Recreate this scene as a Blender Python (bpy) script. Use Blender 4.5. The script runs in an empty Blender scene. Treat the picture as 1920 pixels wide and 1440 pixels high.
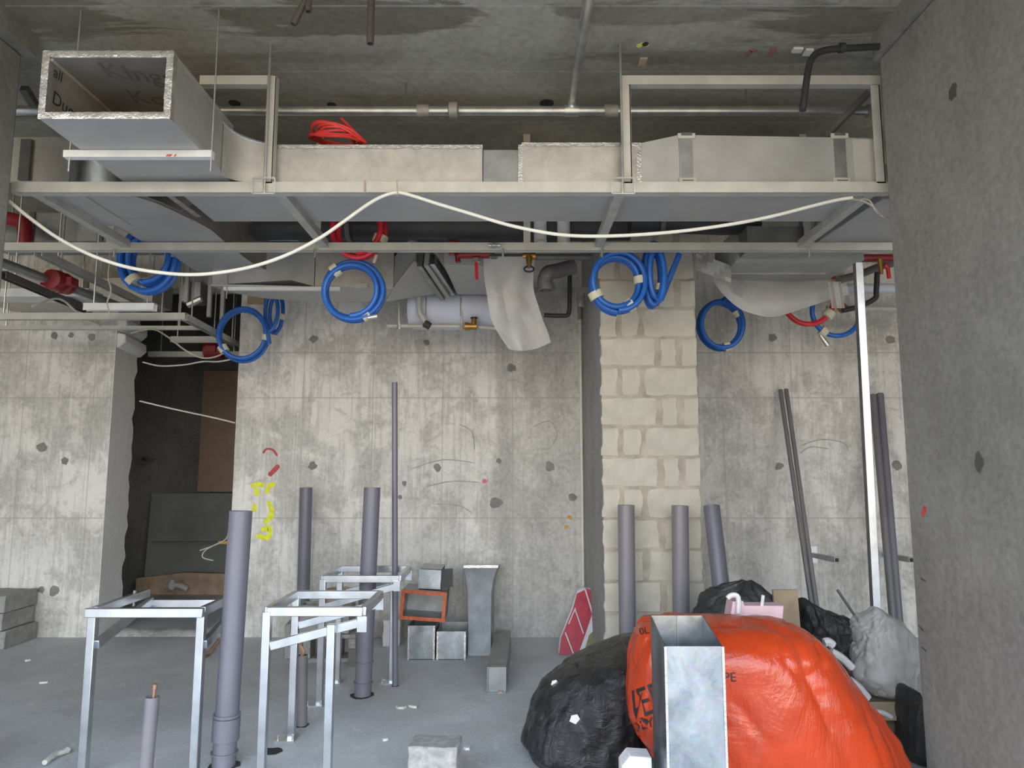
import bpy, bmesh, math, random
from mathutils import Vector, Matrix, noise
from mathutils.bvhtree import BVHTree
random.seed(7)
S = bpy.context.scene
COL = S.collection
# ------------------------------------------------------------------ camera
FPX, PITCH, EYE = 1330.0, math.atan(160 / 1330.0), 1.4
cd = bpy.data.cameras.new('camera'); cam = bpy.data.objects.new('camera', cd); COL.objects.link(cam)
cd.sensor_width = 36.0; cd.lens = FPX / 1920 * 36.0; cd.clip_start = 0.05; cd.clip_end = 200
cam.location = (0, 0, EYE); cam.rotation_euler = (math.pi / 2 + PITCH, 0, 0)
S.camera = cam
# ------------------------------------------------------------------ daylight
W = bpy.data.worlds.new('daylight'); S.world = W; W.use_nodes = True
wt = W.node_tree; wt.nodes.clear()
wo = wt.nodes.new('ShaderNodeOutputWorld'); wb = wt.nodes.new('ShaderNodeBackground')
wg = wt.nodes.new('ShaderNodeTexCoord'); ws = wt.nodes.new('ShaderNodeSeparateXYZ'); wr = wt.nodes.new('ShaderNodeValToRGB')
wm = wt.nodes.new('ShaderNodeMath'); wm.operation = 'MULTIPLY_ADD'; wm.inputs[1].default_value = .5; wm.inputs[2].default_value = .5
wt.links.new(wg.outputs['Generated'], ws.inputs[0]); wt.links.new(ws.outputs[2], wm.inputs[0]); wt.links.new(wm.outputs[0], wr.inputs[0])
wt.links.new(wr.outputs[0], wb.inputs[0]); wt.links.new(wb.outputs[0], wo.inputs[0])
e = wr.color_ramp.elements
e[0].position = 0.0; e[0].color = (.25, .205, .14, 1)
e[1].position = 1.0; e[1].color = (.60, .82, 1.18, 1)
for p, c in ((.485, (.31, .255, .172, 1)), (.515, (1.04, .96, .84, 1)), (.60, (.92, .95, .99, 1)), (.72, (.72, .92, 1.18, 1))):
    q = e.new(p); q.color = c
wb.inputs[1].default_value = 5.0
S.view_settings.view_transform = 'Standard'; S.view_settings.look = 'None'
S.view_settings.gamma = 1.0; S.view_settings.use_curve_mapping = False
S.view_settings.exposure = 0.25
S.cycles.max_bounces = 10; S.cycles.diffuse_bounces = 6
# ------------------------------------------------------------------ measuring
CP, SP = math.cos(PITCH), math.sin(PITCH)
def ray(px, py):
    x, y = (px - 960) / FPX, (720 - py) / FPX
    return Vector((x, CP - y * SP, SP + y * CP))
def P(px, py, Y):          # the point at distance Y into the room
    d = ray(px, py); return Vector((0, 0, EYE)) + d * (Y / d.y)
def PZ(px, py, Z):         # the point at height Z
    d = ray(px, py); return Vector((0, 0, EYE)) + d * ((Z - EYE) / d.z)
def PF(px, py): return PZ(px, py, 0.0)
def PX(px, py, X):
    d = ray(px, py); return Vector((0, 0, EYE)) + d * (X / d.x)
def px2m(n, Y): return n * Y * 1.0 / FPX
V = Vector
# ------------------------------------------------------------------ mesh helpers
class MB:
    def __init__(s): s.v = []; s.f = []
    def add(s, vs, fs):
        k = len(s.v); s.v += [V(a) for a in vs]; s.f += [tuple(i + k for i in f) for f in fs]; return s
    def box(s, x0, x1, y0, y1, z0, z1):
        vs = [(x, y, z) for z in (z0, z1) for y in (y0, y1) for x in (x0, x1)]
        return s.add(vs, [(0, 2, 3, 1), (4, 5, 7, 6), (0, 1, 5, 4), (2, 6, 7, 3), (0, 4, 6, 2), (1, 3, 7, 5)])
    def bar(s, a, b, w, h, up=(0, 0, 1)):
        a, b = V(a), V(b); d = (b - a).normalized(); u = V(up)
        if abs(d.dot(u)) > .98: u = V((0, 1, 0))
        r = d.cross(u).normalized(); u = r.cross(d).normalized()
        vs = [p + r * i * w / 2 + u * j * h / 2 for p in (a, b) for i, j in ((-1, -1), (1, -1), (1, 1), (-1, 1))]
        return s.add(vs, [(0, 1, 2, 3), (7, 6, 5, 4), (0, 4, 5, 1), (1, 5, 6, 2), (2, 6, 7, 3), (3, 7, 4, 0)])
    def prism(s, pts, vec):
        n = len(pts); vec = V(vec); vs = [V(p) for p in pts] + [V(p) + vec for p in pts]
        return s.add(vs, [tuple(range(n))[::-1], tuple(range(n, 2 * n))] + [(i, (i + 1) % n, (i + 1) % n + n, i + n) for i in range(n)])
    def tube(s, pts, r, n=10, closed=False, inner=0):
        pts = [V(p) for p in pts]; m = len(pts); rs = r if isinstance(r, (list, tuple)) else [r] * m
        T = []
        for i in range(m):
            a = pts[i - 1] if (i or closed) else pts[i]; b = pts[(i + 1) % m] if (i < m - 1 or closed) else pts[i]
            T.append((b - a).normalized())
        u = V((0, 0, 1)) if abs(T[0].z) < .9 else V((1, 0, 0))
        vs = []
        for i in range(m):
            u = (u - T[i] * u.dot(T[i])).normalized(); w = T[i].cross(u)
            vs += [pts[i] + (u * math.cos(t) + w * math.sin(t)) * rs[i] for t in [2 * math.pi * k / n for k in range(n)]]
        fs = []
        for i in range(m if closed else m - 1):
            j = (i + 1) % m
            fs += [(i * n + k, i * n + (k + 1) % n, j * n + (k + 1) % n, j * n + k) for k in range(n)]
        if not closed: fs += [tuple(range(n))[::-1], tuple((m - 1) * n + k for k in range(n))]
        return s.add(vs, fs)
    def pipe(s, a, b, ro, ri, n=20):       # hollow pipe with open ends
        a, b = V(a), V(b); d = (b - a).normalized(); u = V((1, 0, 0)) if abs(d.x) < .9 else V((0, 1, 0))
        u = (u - d * u.dot(d)).normalized(); w = d.cross(u); vs = []
        for p, r in ((a, ro), (b, ro), (b, ri), (a, ri)):
            vs += [p + (u * math.cos(2 * math.pi * k / n) + w * math.sin(2 * math.pi * k / n)) * r for k in range(n)]
        fs = [(i * n + k, i * n + (k + 1) % n, ((i + 1) % 4) * n + (k + 1) % n, ((i + 1) % 4) * n + k) for i in range(4) for k in range(n)]
        return s.add(vs, fs)
    def grid(s, rows):
        n = len(rows[0]); m = len(rows)
        return s.add([p for r in rows for p in r], [(i * n + j, i * n + j + 1, (i + 1) * n + j + 1, (i + 1) * n + j) for i in range(m - 1) for j in range(n - 1)])
    def sheet(s, rows, t, d=(0, 1, 0)):    # a sheet of thickness t
        d = V(d).normalized() * t; n = len(rows[0]); m = len(rows); N = n * m
        vs = [V(p) for r in rows for p in r]; vs += [p + d for p in vs]
        fs = []
        for i in range(m - 1):
            for j in range(n - 1):
                q = (i * n + j, i * n + j + 1, (i + 1) * n + j + 1, (i + 1) * n + j)
                fs += [q, tuple(k + N for k in q[::-1])]
        rim = [j for j in range(n)] + [i * n + n - 1 for i in range(1, m)] + [(m - 1) * n + j for j in range(n - 2, -1, -1)] + [i * n for i in range(m - 2, 0, -1)]
        fs += [(rim[i], rim[(i + 1) % len(rim)], rim[(i + 1) % len(rim)] + N, rim[i] + N) for i in range(len(rim))]
        return s.add(vs, fs)
    def build(s, name, mat, parent=None, origin=None, bevel=0, kind=None, nrm=True, label=None):
        o0 = V(origin) if origin is not None else (V(parent['_w']) if parent is not None else s.base())
        me = bpy.data.meshes.new(name); me.from_pydata([p - o0 for p in s.v], [], s.f)
        if nrm:
            b = bmesh.new(); b.from_mesh(me); bmesh.ops.recalc_face_normals(b, faces=b.faces); b.to_mesh(me); b.free()
        me.polygons.foreach_set('use_smooth', [True] * len(me.polygons)); me.set_sharp_from_angle(angle=math.radians(38))
        me.materials.append(M[mat]); o = bpy.data.objects.new(name, me); COL.objects.link(o)
        if parent is not None:
            o.parent = parent; o.location = o0 - V(parent['_w'])
        else: o.location = o0
        o['_w'] = tuple(o0)
        if bevel:
            m = o.modifiers.new('bevel', 'BEVEL'); m.width = bevel; m.segments = 2; m.limit_method = 'ANGLE'; m.angle_limit = .7
        if kind: o['kind'] = kind
        if label: o['label'] = label
        return o
    def base(s):
        x = [p.x for p in s.v]; y = [p.y for p in s.v]; z = [p.z for p in s.v]
        return V(((min(x) + max(x)) / 2, (min(y) + max(y)) / 2, min(z)))
def tag(o, label, cat, group=None):
    o['label'] = label; o['category'] = cat
    if group: o['group'] = group
    return o
def thing(name, label, cat, loc, group=None):
    o = bpy.data.objects.new(name, None); COL.objects.link(o); o.location = V(loc); o['_w'] = tuple(V(loc)); o.empty_display_size = .1
    return tag(o, label, cat, group)
def struct(mb, name, mat, label, cat, **k):
    o = mb.build(name, mat, origin=(0, 0, 0), **k); o['kind'] = 'structure'; o['label'] = label; o['category'] = cat; return o
def smooth(pts, n=6, closed=False):
    pts = [V(p) for p in pts]; m = len(pts); out = []
    for i in range(m if closed else m - 1):
        g = (lambda k: pts[k % m]) if closed else (lambda k: pts[max(0, min(m - 1, k))])
        a, b, c, d = g(i - 1), g(i), g(i + 1), g(i + 2)
        for k in range(n):
            t = k / n
            out.append(.5 * (2 * b + (c - a) * t + (2 * a - 5 * b + 4 * c - d) * t * t + (3 * b - a - 3 * c + d) * t ** 3))
    if not closed: out.append(pts[-1])
    return out
def textmesh(txt, size):
    c = bpy.data.curves.new('t', 'FONT'); c.body = txt; c.size = size; c.align_x = 'CENTER'; c.align_y = 'CENTER'; c.resolution_u = 3
    o = bpy.data.objects.new('t', c); COL.objects.link(o); bpy.context.view_layer.update()
    me = bpy.data.meshes.new_from_object(o); vs = [v.co.copy() for v in me.vertices]; fs = [tuple(p.vertices) for p in me.polygons]
    bpy.data.objects.remove(o); bpy.data.meshes.remove(me); bpy.data.curves.remove(c)
    return vs, fs
# ------------------------------------------------------------------ materials
M = {}
class NT:
    def __init__(s, name):
        m = bpy.data.materials.new(name); m.use_nodes = True; s.t = m.node_tree; s.b = s.t.nodes['Principled BSDF']; M[name] = m
        s.tc = s.t.nodes.new('ShaderNodeTexCoord')
    def n(s, k, **kw):
        o = s.t.nodes.new('ShaderNode' + k)
        for a, b in kw.items(): setattr(o, a, b)
        return o
    def l(s, a, b): s.t.links.new(a, b)
    def mapped(s, scale, rot=(0, 0, 0), loc=(0, 0, 0)):
        m = s.n('Mapping'); m.inputs['Scale'].default_value = scale; m.inputs['Rotation'].default_value = rot; m.inputs['Location'].default_value = loc
        s.l(s.tc.outputs['Object'], m.inputs[0]); return m.outputs[0]
    def noise(s, scale, detail=5, rough=.55, dist=0, vec=(1, 1, 1), rot=(0, 0, 0), loc=(0, 0, 0)):
        q = s.n('TexNoise'); q.inputs['Scale'].default_value = scale; q.inputs['Detail'].default_value = detail
        q.inputs['Roughness'].default_value = rough; q.inputs['Distortion'].default_value = dist
        s.l(s.mapped(vec, rot, loc), q.inputs[0]); return q.outputs[0]
    def ramp(s, x, a, b, ca=(0, 0, 0, 1), cb=(1, 1, 1, 1)):
        r = s.n('ValToRGB'); r.color_ramp.elements[0].position = a; r.color_ramp.elements[1].position = b
        r.color_ramp.elements[0].color = ca; r.color_ramp.elements[1].color = cb; s.l(x, r.inputs[0]); return r.outputs[0]
    def mix(s, f, a, b, mode='MIX'):
        m = s.n('Mix', data_type='RGBA', blend_type=mode)
        for k, x in ((0, f), (6, a), (7, b)):
            if isinstance(x, (int, float)): m.inputs[k].default_value = x
            elif isinstance(x, tuple): m.inputs[k].default_value = (x[0], x[1], x[2], 1)
            else: s.l(x, m.inputs[k])
        return m.outputs[2]
    def math(s, op, a, b=0.0, c=None):
        m = s.n('Math', operation=op)
        for k, x in enumerate((a, b, c)):
            if x is None: continue
            if isinstance(x, (int, float)): m.inputs[k].default_value = x
            else: s.l(x, m.inputs[k])
        return m.outputs[0]
    def axis(s, k):
        q = s.n('SeparateXYZ'); s.l(s.tc.outputs['Object'], q.inputs[0]); return q.outputs[k]
    def bump(s, h, strength=.3, dist=.01):
        b = s.n('Bump'); b.inputs['Strength'].default_value = strength; b.inputs['Distance'].default_value = dist
        s.l(h, b.inputs['Height']); s.l(b.outputs[0], s.b.inputs['Normal']); return s
    def col(s, c): s.l(c, s.b.inputs['Base Color']) if not isinstance(c, tuple) else setattr(s.b.inputs['Base Color'], 'default_value', (*c, 1)); return s
    def set(s, **k):
        for a, b in k.items(): s.b.inputs[a.replace('_', ' ')].default_value = b
        return s
def plain(name, c, rough=.5, metal=0, var=.12, sc=9, bump=0, **k):
    t = NT(name); a = t.noise(sc, 4); d = tuple(x * (1 - var * 2) for x in c); b = tuple(min(1, x * (1 + var)) for x in c)
    t.col(t.mix(t.ramp(a, .3, .7), d, b)).set(Roughness=rough, Metallic=metal, **k)
    if bump: t.bump(t.noise(sc * 4, 4), bump, .004)
    return t
def concrete(name, light, mid, dark, streak=(9, 9, .5), seams=(), vseams=None, amount=.6, cover=(.42, .55), axis_u=0, rough=.85, dark_strips=False):
    t = NT(name)
    big = t.noise(1.1, 6, .6, .4); patch = t.noise(2.4, 9, .7, .35, (1, 1, .75)); fine = t.noise(34, 4, .6); st = t.noise(2.4, 5, .7, .15, streak)
    c = t.mix(t.ramp(patch, *cover), mid, light)
    c = t.mix(t.math('MULTIPLY', t.ramp(st, .5, .6), amount), c, mid)
    s2 = t.noise(3.1, 6, .75, .3, (streak[0] * 1.6, streak[1] * 1.6, streak[2] * .7), loc=(5, 2, 1)); c = t.mix(t.math('MULTIPLY', t.ramp(s2, .52, .58), amount * .7), c, light)
    c = t.mix(t.math('MULTIPLY', t.ramp(big, .46, .78), amount), c, dark)
    sm = t.noise(4.0, 8, .75, .7, (.8, .8, 1.3)); c = t.mix(t.math('MULTIPLY', t.ramp(sm, .56, .64), amount * .7), c, dark)
    if dark_strips:                                        # darker strips down the wall, broken up by noise
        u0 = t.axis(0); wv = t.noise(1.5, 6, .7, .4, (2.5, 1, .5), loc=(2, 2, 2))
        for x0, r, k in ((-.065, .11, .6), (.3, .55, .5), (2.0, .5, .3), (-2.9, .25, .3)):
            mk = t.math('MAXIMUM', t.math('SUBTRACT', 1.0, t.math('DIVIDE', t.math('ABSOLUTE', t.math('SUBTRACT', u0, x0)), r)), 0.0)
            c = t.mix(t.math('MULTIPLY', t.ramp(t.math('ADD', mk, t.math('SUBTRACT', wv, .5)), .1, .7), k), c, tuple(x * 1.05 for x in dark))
    c = t.mix(.16, c, t.ramp(fine, .3, .7), 'OVERLAY')
    z = t.axis(2)
    for s0 in seams:
        w = t.math('LESS_THAN', t.math('ABSOLUTE', t.math('SUBTRACT', z, s0)), .006)
        c = t.mix(t.math('MULTIPLY', w, .5), c, dark)
    if vseams:
        u = t.axis(axis_u); fr = t.math('FRACT', t.math('DIVIDE', u, vseams)); w = t.math('LESS_THAN', fr, .012 / vseams)
        c = t.mix(t.math('MULTIPLY', w, .4), c, dark)
    t.col(c).set(Roughness=rough); t.bump(t.math('ADD', t.noise(16, 6, .7), t.math('MULTIPLY', st, 1.2)), .35, .006); return t
concrete('wall_concrete', (.77, .745, .695), (.52, .503, .462), (.35, .338, .308), seams=(2.02, .985, 2.42), vseams=.61, cover=(.45, .535), amount=.62, dark_strips=True)
concrete('pier_concrete', (.36, .355, .335), (.29, .287, .272), (.2, .2, .19), amount=.4)
concrete('jamb_concrete_lit', (.80, .79, .76), (.74, .73, .70), (.66, .65, .62), amount=.4)  # jamb concrete made paler to stand in for missing side light
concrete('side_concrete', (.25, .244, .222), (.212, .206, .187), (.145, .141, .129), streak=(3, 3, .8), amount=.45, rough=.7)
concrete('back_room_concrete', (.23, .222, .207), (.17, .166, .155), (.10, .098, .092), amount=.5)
t = NT('ceiling_concrete')
a = t.noise(1.3, 7, .65, .6, (1, 1.6, 1)); b = t.noise(1.0, 6, .7, 1.0, (.45, 2.6, 1), loc=(.3, .2, 0)); f = t.noise(26, 5)
c = t.mix(t.ramp(a, .35, .68), (.25, .236, .195), (.385, .365, .312)); c = t.mix(t.math('MULTIPLY', t.ramp(b, .56, .66), .75), c, (.105, .092, .062))
yy = t.axis(1); xx = t.axis(0)
def near(v, c0, r): return t.math('MAXIMUM', t.math('SUBTRACT', 1.0, t.math('DIVIDE', t.math('ABSOLUTE', t.math('SUBTRACT', v, c0)), r)), 0.0)
wn = t.noise(1.7, 7, .7, 1.2, (.7, 3.4, 1), loc=(1.1, .4, 0))     # the old leak stain with its tide marks
for x0, y0, rx, ry, k in ((-.75, 3.17, 1.1, .24, 1.0), (-2.2, 3.16, .8, .26, .85), (1.55, 3.22, .6, .26, .9), (.7, 3.14, .8, .12, .7), (1.0, 3.5, 1.2, .1, .5), (-1.1, 3.5, .9, .09, .4)):
    mk = t.math('MULTIPLY', near(xx, x0, rx), near(yy, y0, ry)); mk = t.math('MULTIPLY', t.ramp(t.math('ADD', mk, t.math('MULTIPLY', t.math('SUBTRACT', wn, .5), 1.6)), .28, .42), t.ramp(t.math('MULTIPLY', near(xx, x0, rx), near(yy, y0, ry)), .0, .12))
    c = t.mix(t.math('MULTIPLY', mk, .72 * k), c, (.10, .085, .05))
for y0 in (3.08, 3.63, 4.2): c = t.mix(t.math('MULTIPLY', t.math('LESS_THAN', t.math('ABSOLUTE', t.math('SUBTRACT', yy, y0)), .006), .5), c, (.42, .41, .37))
t.col(t.mix(.14, c, t.ramp(f, .3, .7), 'OVERLAY')).set(Roughness=.85); t.bump(t.noise(14, 6, .7), .35, .008)
t = NT('floor_concrete')
a = t.noise(1.6, 7, .62, .5); b = t.noise(6, 6, .7, 1.5); f = t.noise(60, 3)
c = t.mix(t.ramp(a, .32, .68), (.44, .445, .445), (.585, .585, .58)); c = t.mix(t.math('MULTIPLY', t.ramp(b, .56, .68), .6), c, (.68, .67, .65)); c = t.mix(t.math('MULTIPLY', t.ramp(t.noise(.9, 5, .6, .8, loc=(7, 3, 0)), .5, .72), .5), c, (.40, .375, .34))
c = t.mix(t.math('MULTIPLY', t.ramp(t.noise(2.2, 6, .7, 1, loc=(3, 1, 0)), .57, .68), .45), c, (.36, .36, .355))
t.col(t.mix(.12, c, t.ramp(f, .3, .7), 'OVERLAY')).set(Roughness=.62); t.bump(t.noise(9, 7, .7), .3, .008)
plain('block', (.57, .53, .44), .92, 0, .1, 7, .6); plain('block_grey', (.34, .335, .315), .93, 0, .14, 14, .7)
plain('mortar', (.47, .41, .33), .95, 0, .16, 9, .6); plain('tie_plug', (.25, .243, .225), .9); plain('loose_block', (.35, .34, .32), .93, 0, .16, 30, .9)
plain('hole', (.035, .034, .032), .95)
t = NT('galvanised'); v = t.n('TexVoronoi'); v.inputs['Scale'].default_value = 70; t.l(t.mapped((1, 1, 1)), v.inputs[0])
bl = t.noise(7, 5, .65, .6); c = t.mix(t.ramp(bl, .3, .7), (.29, .315, .335), (.50, .535, .565)); c = t.mix(.12, c, v.outputs['Color'], 'SOFT_LIGHT')
t.col(c).set(Metallic=1.0); t.l(t.ramp(bl, .25, .75, (.26,) * 3 + (1,), (.42,) * 3 + (1,)), t.b.inputs['Roughness']); t.bump(t.noise(3, 3), .12, .02)
plain('galv_dull', (.36, .37, .37), .45, .85, .12, 8, .1); plain('tube_steel', (.60, .625, .65), .28, .95, .12, 7, .05)
t = NT('foil'); a = t.noise(9, 6, .7, .6); w = t.noise(4, 4, .6, .5, (9, 9, 1.2))
t.col(t.mix(t.ramp(a, .3, .7), (.43, .41, .37), (.60, .57, .52))).set(Metallic=.55); t.l(t.ramp(a, .2, .8, (.34,) * 3 + (1,), (.55,) * 3 + (1,)), t.b.inputs['Roughness'])
t.bump(t.math('ADD', w, t.noise(40, 4, .7)), .16, .004)
plain('foil_tape', (.70, .69, .665), .27, .8, .12, 24, .55); plain('duct_under', (.46, .452, .44), .5, .35, .05, 3, .05); plain('duct_grey', (.43, .43, .415), .5, .35, .08, 5, .05)
plain('duct_inner', (.31, .285, .25), .42, .3, .14, 6, .15); plain('duct_brown', (.30, .265, .245), .5, .3, .12, 5)
plain('paint_steel', (.53, .51, .455), .55, .1, .07, 8, .05); plain('channel', (.50, .49, .455), .5, .25, .1, 8); plain('dark_steel', (.16, .155, .145), .55, .4)
plain('zinc_pipe', (.60, .60, .575), .34, .8, .12, 10, .05); plain('fitting_iron', (.40, .375, .33), .6, .4, .12, 18)
plain('pvc', (.16, .155, .185), .38, 0, .06, 5); plain('pvc_light', (.215, .2, .215), .36, 0, .06, 5); plain('pvc_dark', (.17, .16, .165), .4, 0, .08, 5)
plain('blue_hose', (.018, .13, .50), .4, 0, .12, 12); plain('blue_hose_dark', (.02, .07, .26), .4); plain('red_hose', (.60, .022, .035), .42, 0, .12, 12)
plain('tape', (.66, .62, .47), .6); plain('brass', (.48, .26, .075), .34, .75); plain('valve_blue', (.02, .03, .09), .4); plain('red_paint', (.24, .013, .019), .42)
plain('cable_white', (.74, .72, .64), .5, 0, .05); plain('cable_old', (.50, .49, .42), .6); plain('red_cable', (.70, .05, .04), .4, 0, .1)
plain('insulation', (.66, .69, .80), .5, 0, .05, 6, .2); plain('rubber', (.035, .035, .036), .55); plain('white_plastic', (.72, .72, .70), .4, 0, .05)
plain('cardboard', (.36, .275, .18), .85, 0, .08, 12); plain('cardboard_dark', (.20, .15, .10), .85); plain('foam_pink', (.72, .50, .52), .6, 0, .06); plain('foam_white', (.70, .67, .67), .7, 0, .06, 20, .3)
plain('sealant', (.58, .135, .05), .6, 0, .15, 30); plain('wood', (.50, .37, .25), .8, 0, .16, 9); plain('panel_brown', (.40, .285, .205), .7, 0, .06); plain('board_grey', (.26, .265, .245), .8, 0, .08, 3)
plain('sack_red', (.46, .03, .05), .5, 0, .12, 14, .2); plain('sack_white', (.66, .66, .66), .5, 0, .06); plain('sack_olive', (.24, .23, .09), .6)
plain('spray_yellow', (.78, .80, .06), .85, 0, .1, 30); plain('spray_red', (.52, .09, .09), .85, 0, .15, 30); plain('spray_pink', (.80, .16, .24), .85); plain('chalk_orange', (.68, .36, .08), .85); plain('ink', (.02, .018, .02), .6); plain('scratch', (.37, .36, .335), .9)
plain('plug_dark', (.085, .083, .076), .9); plain('spray_red_faint', (.32, .16, .135), .9, 0, .2, 20); plain('marker_red', (.75, .08, .06), .6); plain('ink_brown', (.16, .14, .12), .6); plain('conduit_dark', (.075, .065, .055), .5); plain('copper', (.42, .25, .16), .5, .6); plain('debris', (.55, .53, .48), .9); plain('white_rubble', (.66, .65, .62), .9)
def film(name, c, rough, trans, bumps, bs, var=.1, alpha=1, sub=0):
    t = NT(name); a = t.noise(5, 6, .65, .8); d = tuple(x * (1 - 2 * var) for x in c)
    t.col(t.mix(t.ramp(a, .35, .65), d, c)).set(Roughness=rough, Alpha=alpha, Specular_IOR_Level=.6)
    if sub: t.set(Subsurface_Weight=sub); t.b.inputs['Subsurface Radius'].default_value = (.05, .02, .01)
    w = t.noise(bs, 7, .7, 2.5, (1, 1, .35), (.3, .5, .2)); w2 = t.noise(bs * 2.6, 5, .6, 1.5, (.4, 1, 1), (.8, .2, .6))
    t.bump(t.math('ADD', w, t.math('MULTIPLY', w2, .5)), bumps, .03); return t
film('bag_black', (.013, .0135, .015), .22, 0, .55, 10); film('bag_orange', (.53, .05, .009), .17, 0, .4, 2.4, .1); film('bag_black_soft', (.045, .045, .045), .34, 0, .6, 7)
film('film_clear', (.70, .685, .65), .36, 0, .45, 5, .06, .55); film('bag_clear', (.74, .72, .68), .34, 0, .5, 6, .1, .6); film('bag_clear_white', (.80, .82, .86), .3, 0, .5, 6, .06, .9)
film('bag_pink', (.80, .20, .15), .3, 0, .3, 4, .06)

# dusty translucent smears on the orange plastic
t_ = M['bag_orange'].node_tree; bs = t_.nodes['Principled BSDF']; src = bs.inputs['Base Color'].links[0].from_socket
q = NT.__new__(NT); q.t = t_; q.b = bs; q.tc = t_.nodes.new('ShaderNodeTexCoord')
d1 = q.ramp(q.noise(2.2, 6, .6, 1.8, (1, 1, .6), (.2, .4, .9)), .55, .66); q.l(q.mix(q.math('MULTIPLY', d1, .28), src, (.42, .13, .09)), bs.inputs['Base Color'])
# ------------------------------------------------------------------ the shell
YW = PF(300, 1195).y; CZ = 3.55; SR, SL, SE = 1.82, -2.43, 3.3
OL, OR = P(203, 860, YW).x, P(439, 860, YW).x
floor = struct(MB().box(-6.6, 5.7, -1.8, 8.8, -.2, 0), 'floor', 'floor_concrete', 'bare grey concrete floor slab with dust and chips', 'floor')
ceiling = struct(MB().box(-6.6, 5.7, -.4, 8.8, CZ, CZ + .25), 'ceiling', 'ceiling_concrete', 'raw concrete ceiling slab with brown stains', 'ceiling')
wb_ = MB().box(-6.5, OL - .006, YW, YW + .3, 0, CZ).box(OR, 5.6, YW, YW + .2, 0, CZ).box(OL, OR, YW, YW + .2, 3.0, CZ)
rnd = random.Random(3); rows = []
for i in range(41):                                  # left jamb of the opening with its broken rear edge
    z = CZ * i / 40; rows.append([(OL, YW, z), (OL, YW + .2, z), (OL, YW + .36 + rnd.uniform(-.025, .03), z)])
jamb = rows
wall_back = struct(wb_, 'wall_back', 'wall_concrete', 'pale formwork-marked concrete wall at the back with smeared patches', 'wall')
MB().sheet(jamb, -.0055, (1, 0, 0)).build('door_jamb', 'jamb_concrete_lit', wall_back)
for i, zz in enumerate((2.47, 2.62)):
    MB().prism([(OL - .01, YW + .01, zz), (OL + .02, YW + .01, zz), (OL + .075, YW + .01, zz + .05), (OL + .07, YW + .01, zz + .12), (OL - .01, YW + .01, zz + .135)], (.01, .36, -.04)).build('ledge', 'jamb_concrete_lit', wall_back, bevel=.012)
PFY = P(1095, 860, YW).x / P(1130, 860, 1).x; PL, PR = P(1095, 860, YW).x, P(1312, 860, PFY).x
wall_pier = struct(MB().box(PL, PR, PFY + .012, YW, 0, CZ), 'wall_pier', 'pier_concrete', 'projecting pier beside the block infill in the back wall', 'wall')
MB().box(PL + .001, PR - .001, PFY + .004, PFY + .013, 0, CZ).build('mortar_bed', 'mortar', wall_pier)
zj = P(1220, 798, PFY).z; ch = .2085; k0 = int(zj / ch)
zb = zj - ch * k0
pa, pb = ((1130, 1233), (1244, 1274), (1284, 1312)), ((1130, 1161), (1170, 1203), (1214, 1312))
cache = {}; rnd = random.Random(5)
k = 0; z = zb
for k in range(-1, 17):
    z = zb + k * ch; z1 = min(z + ch - .016, CZ)
    if z1 <= .03: continue
    for a, b in (pa if (k - k0) % 2 == 0 else pb):
        xa, xb = P(a, 860, PFY).x, P(b, 860, PFY).x
        zz = max(z, 0); dy = rnd.uniform(0, .008)
        key = (a, b, round(z1 - zz, 3))
        if key in cache:
            o = cache[key].copy(); COL.objects.link(o)
        else:
            m = MB(); nx = max(2, int((xb - xa) / .05)); rw = []
            for i in range(5):
                rw.append([(xa + (xb - xa) * j / nx + (rnd.uniform(-.011, .008) if j in (0, nx) else 0), PFY - .004, zz + (z1 - zz) * i / 4 + (rnd.uniform(-.005, .006) if i in (0, 4) else 0)) for j in range(nx + 1)])
            m.sheet(rw, .03); o = m.build('block', 'block', wall_pier, bevel=.005, origin=((xa + xb) / 2, PFY, zz)); cache[key] = o
        o.location = V(((xa + xb) / 2, PFY + dy, zz))
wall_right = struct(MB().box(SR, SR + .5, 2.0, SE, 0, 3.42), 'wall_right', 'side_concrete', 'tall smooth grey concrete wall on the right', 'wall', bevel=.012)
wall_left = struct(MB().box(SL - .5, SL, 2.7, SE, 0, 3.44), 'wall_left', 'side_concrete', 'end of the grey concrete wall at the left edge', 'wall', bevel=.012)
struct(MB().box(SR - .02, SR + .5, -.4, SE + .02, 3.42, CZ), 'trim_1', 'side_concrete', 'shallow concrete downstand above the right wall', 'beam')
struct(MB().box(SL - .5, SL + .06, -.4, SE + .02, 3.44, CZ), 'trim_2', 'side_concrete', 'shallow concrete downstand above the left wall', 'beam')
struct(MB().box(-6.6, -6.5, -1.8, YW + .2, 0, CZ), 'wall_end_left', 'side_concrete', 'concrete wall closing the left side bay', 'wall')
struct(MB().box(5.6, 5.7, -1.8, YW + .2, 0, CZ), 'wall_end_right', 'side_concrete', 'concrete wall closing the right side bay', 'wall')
struct(MB().box(-6.6, OL - .9, YW + .31, YW + .45, 0, CZ).box(-4.75, -4.65, YW + .2, 8.7, 0, CZ).box(-1.5, -1.4, YW + .2, 8.7, 0, CZ).box(-4.75, -1.4, 8.62, 8.72, 0, CZ), 'wall_passage', 'back_room_concrete', 'dark walls of the passage behind the opening', 'wall')
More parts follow.
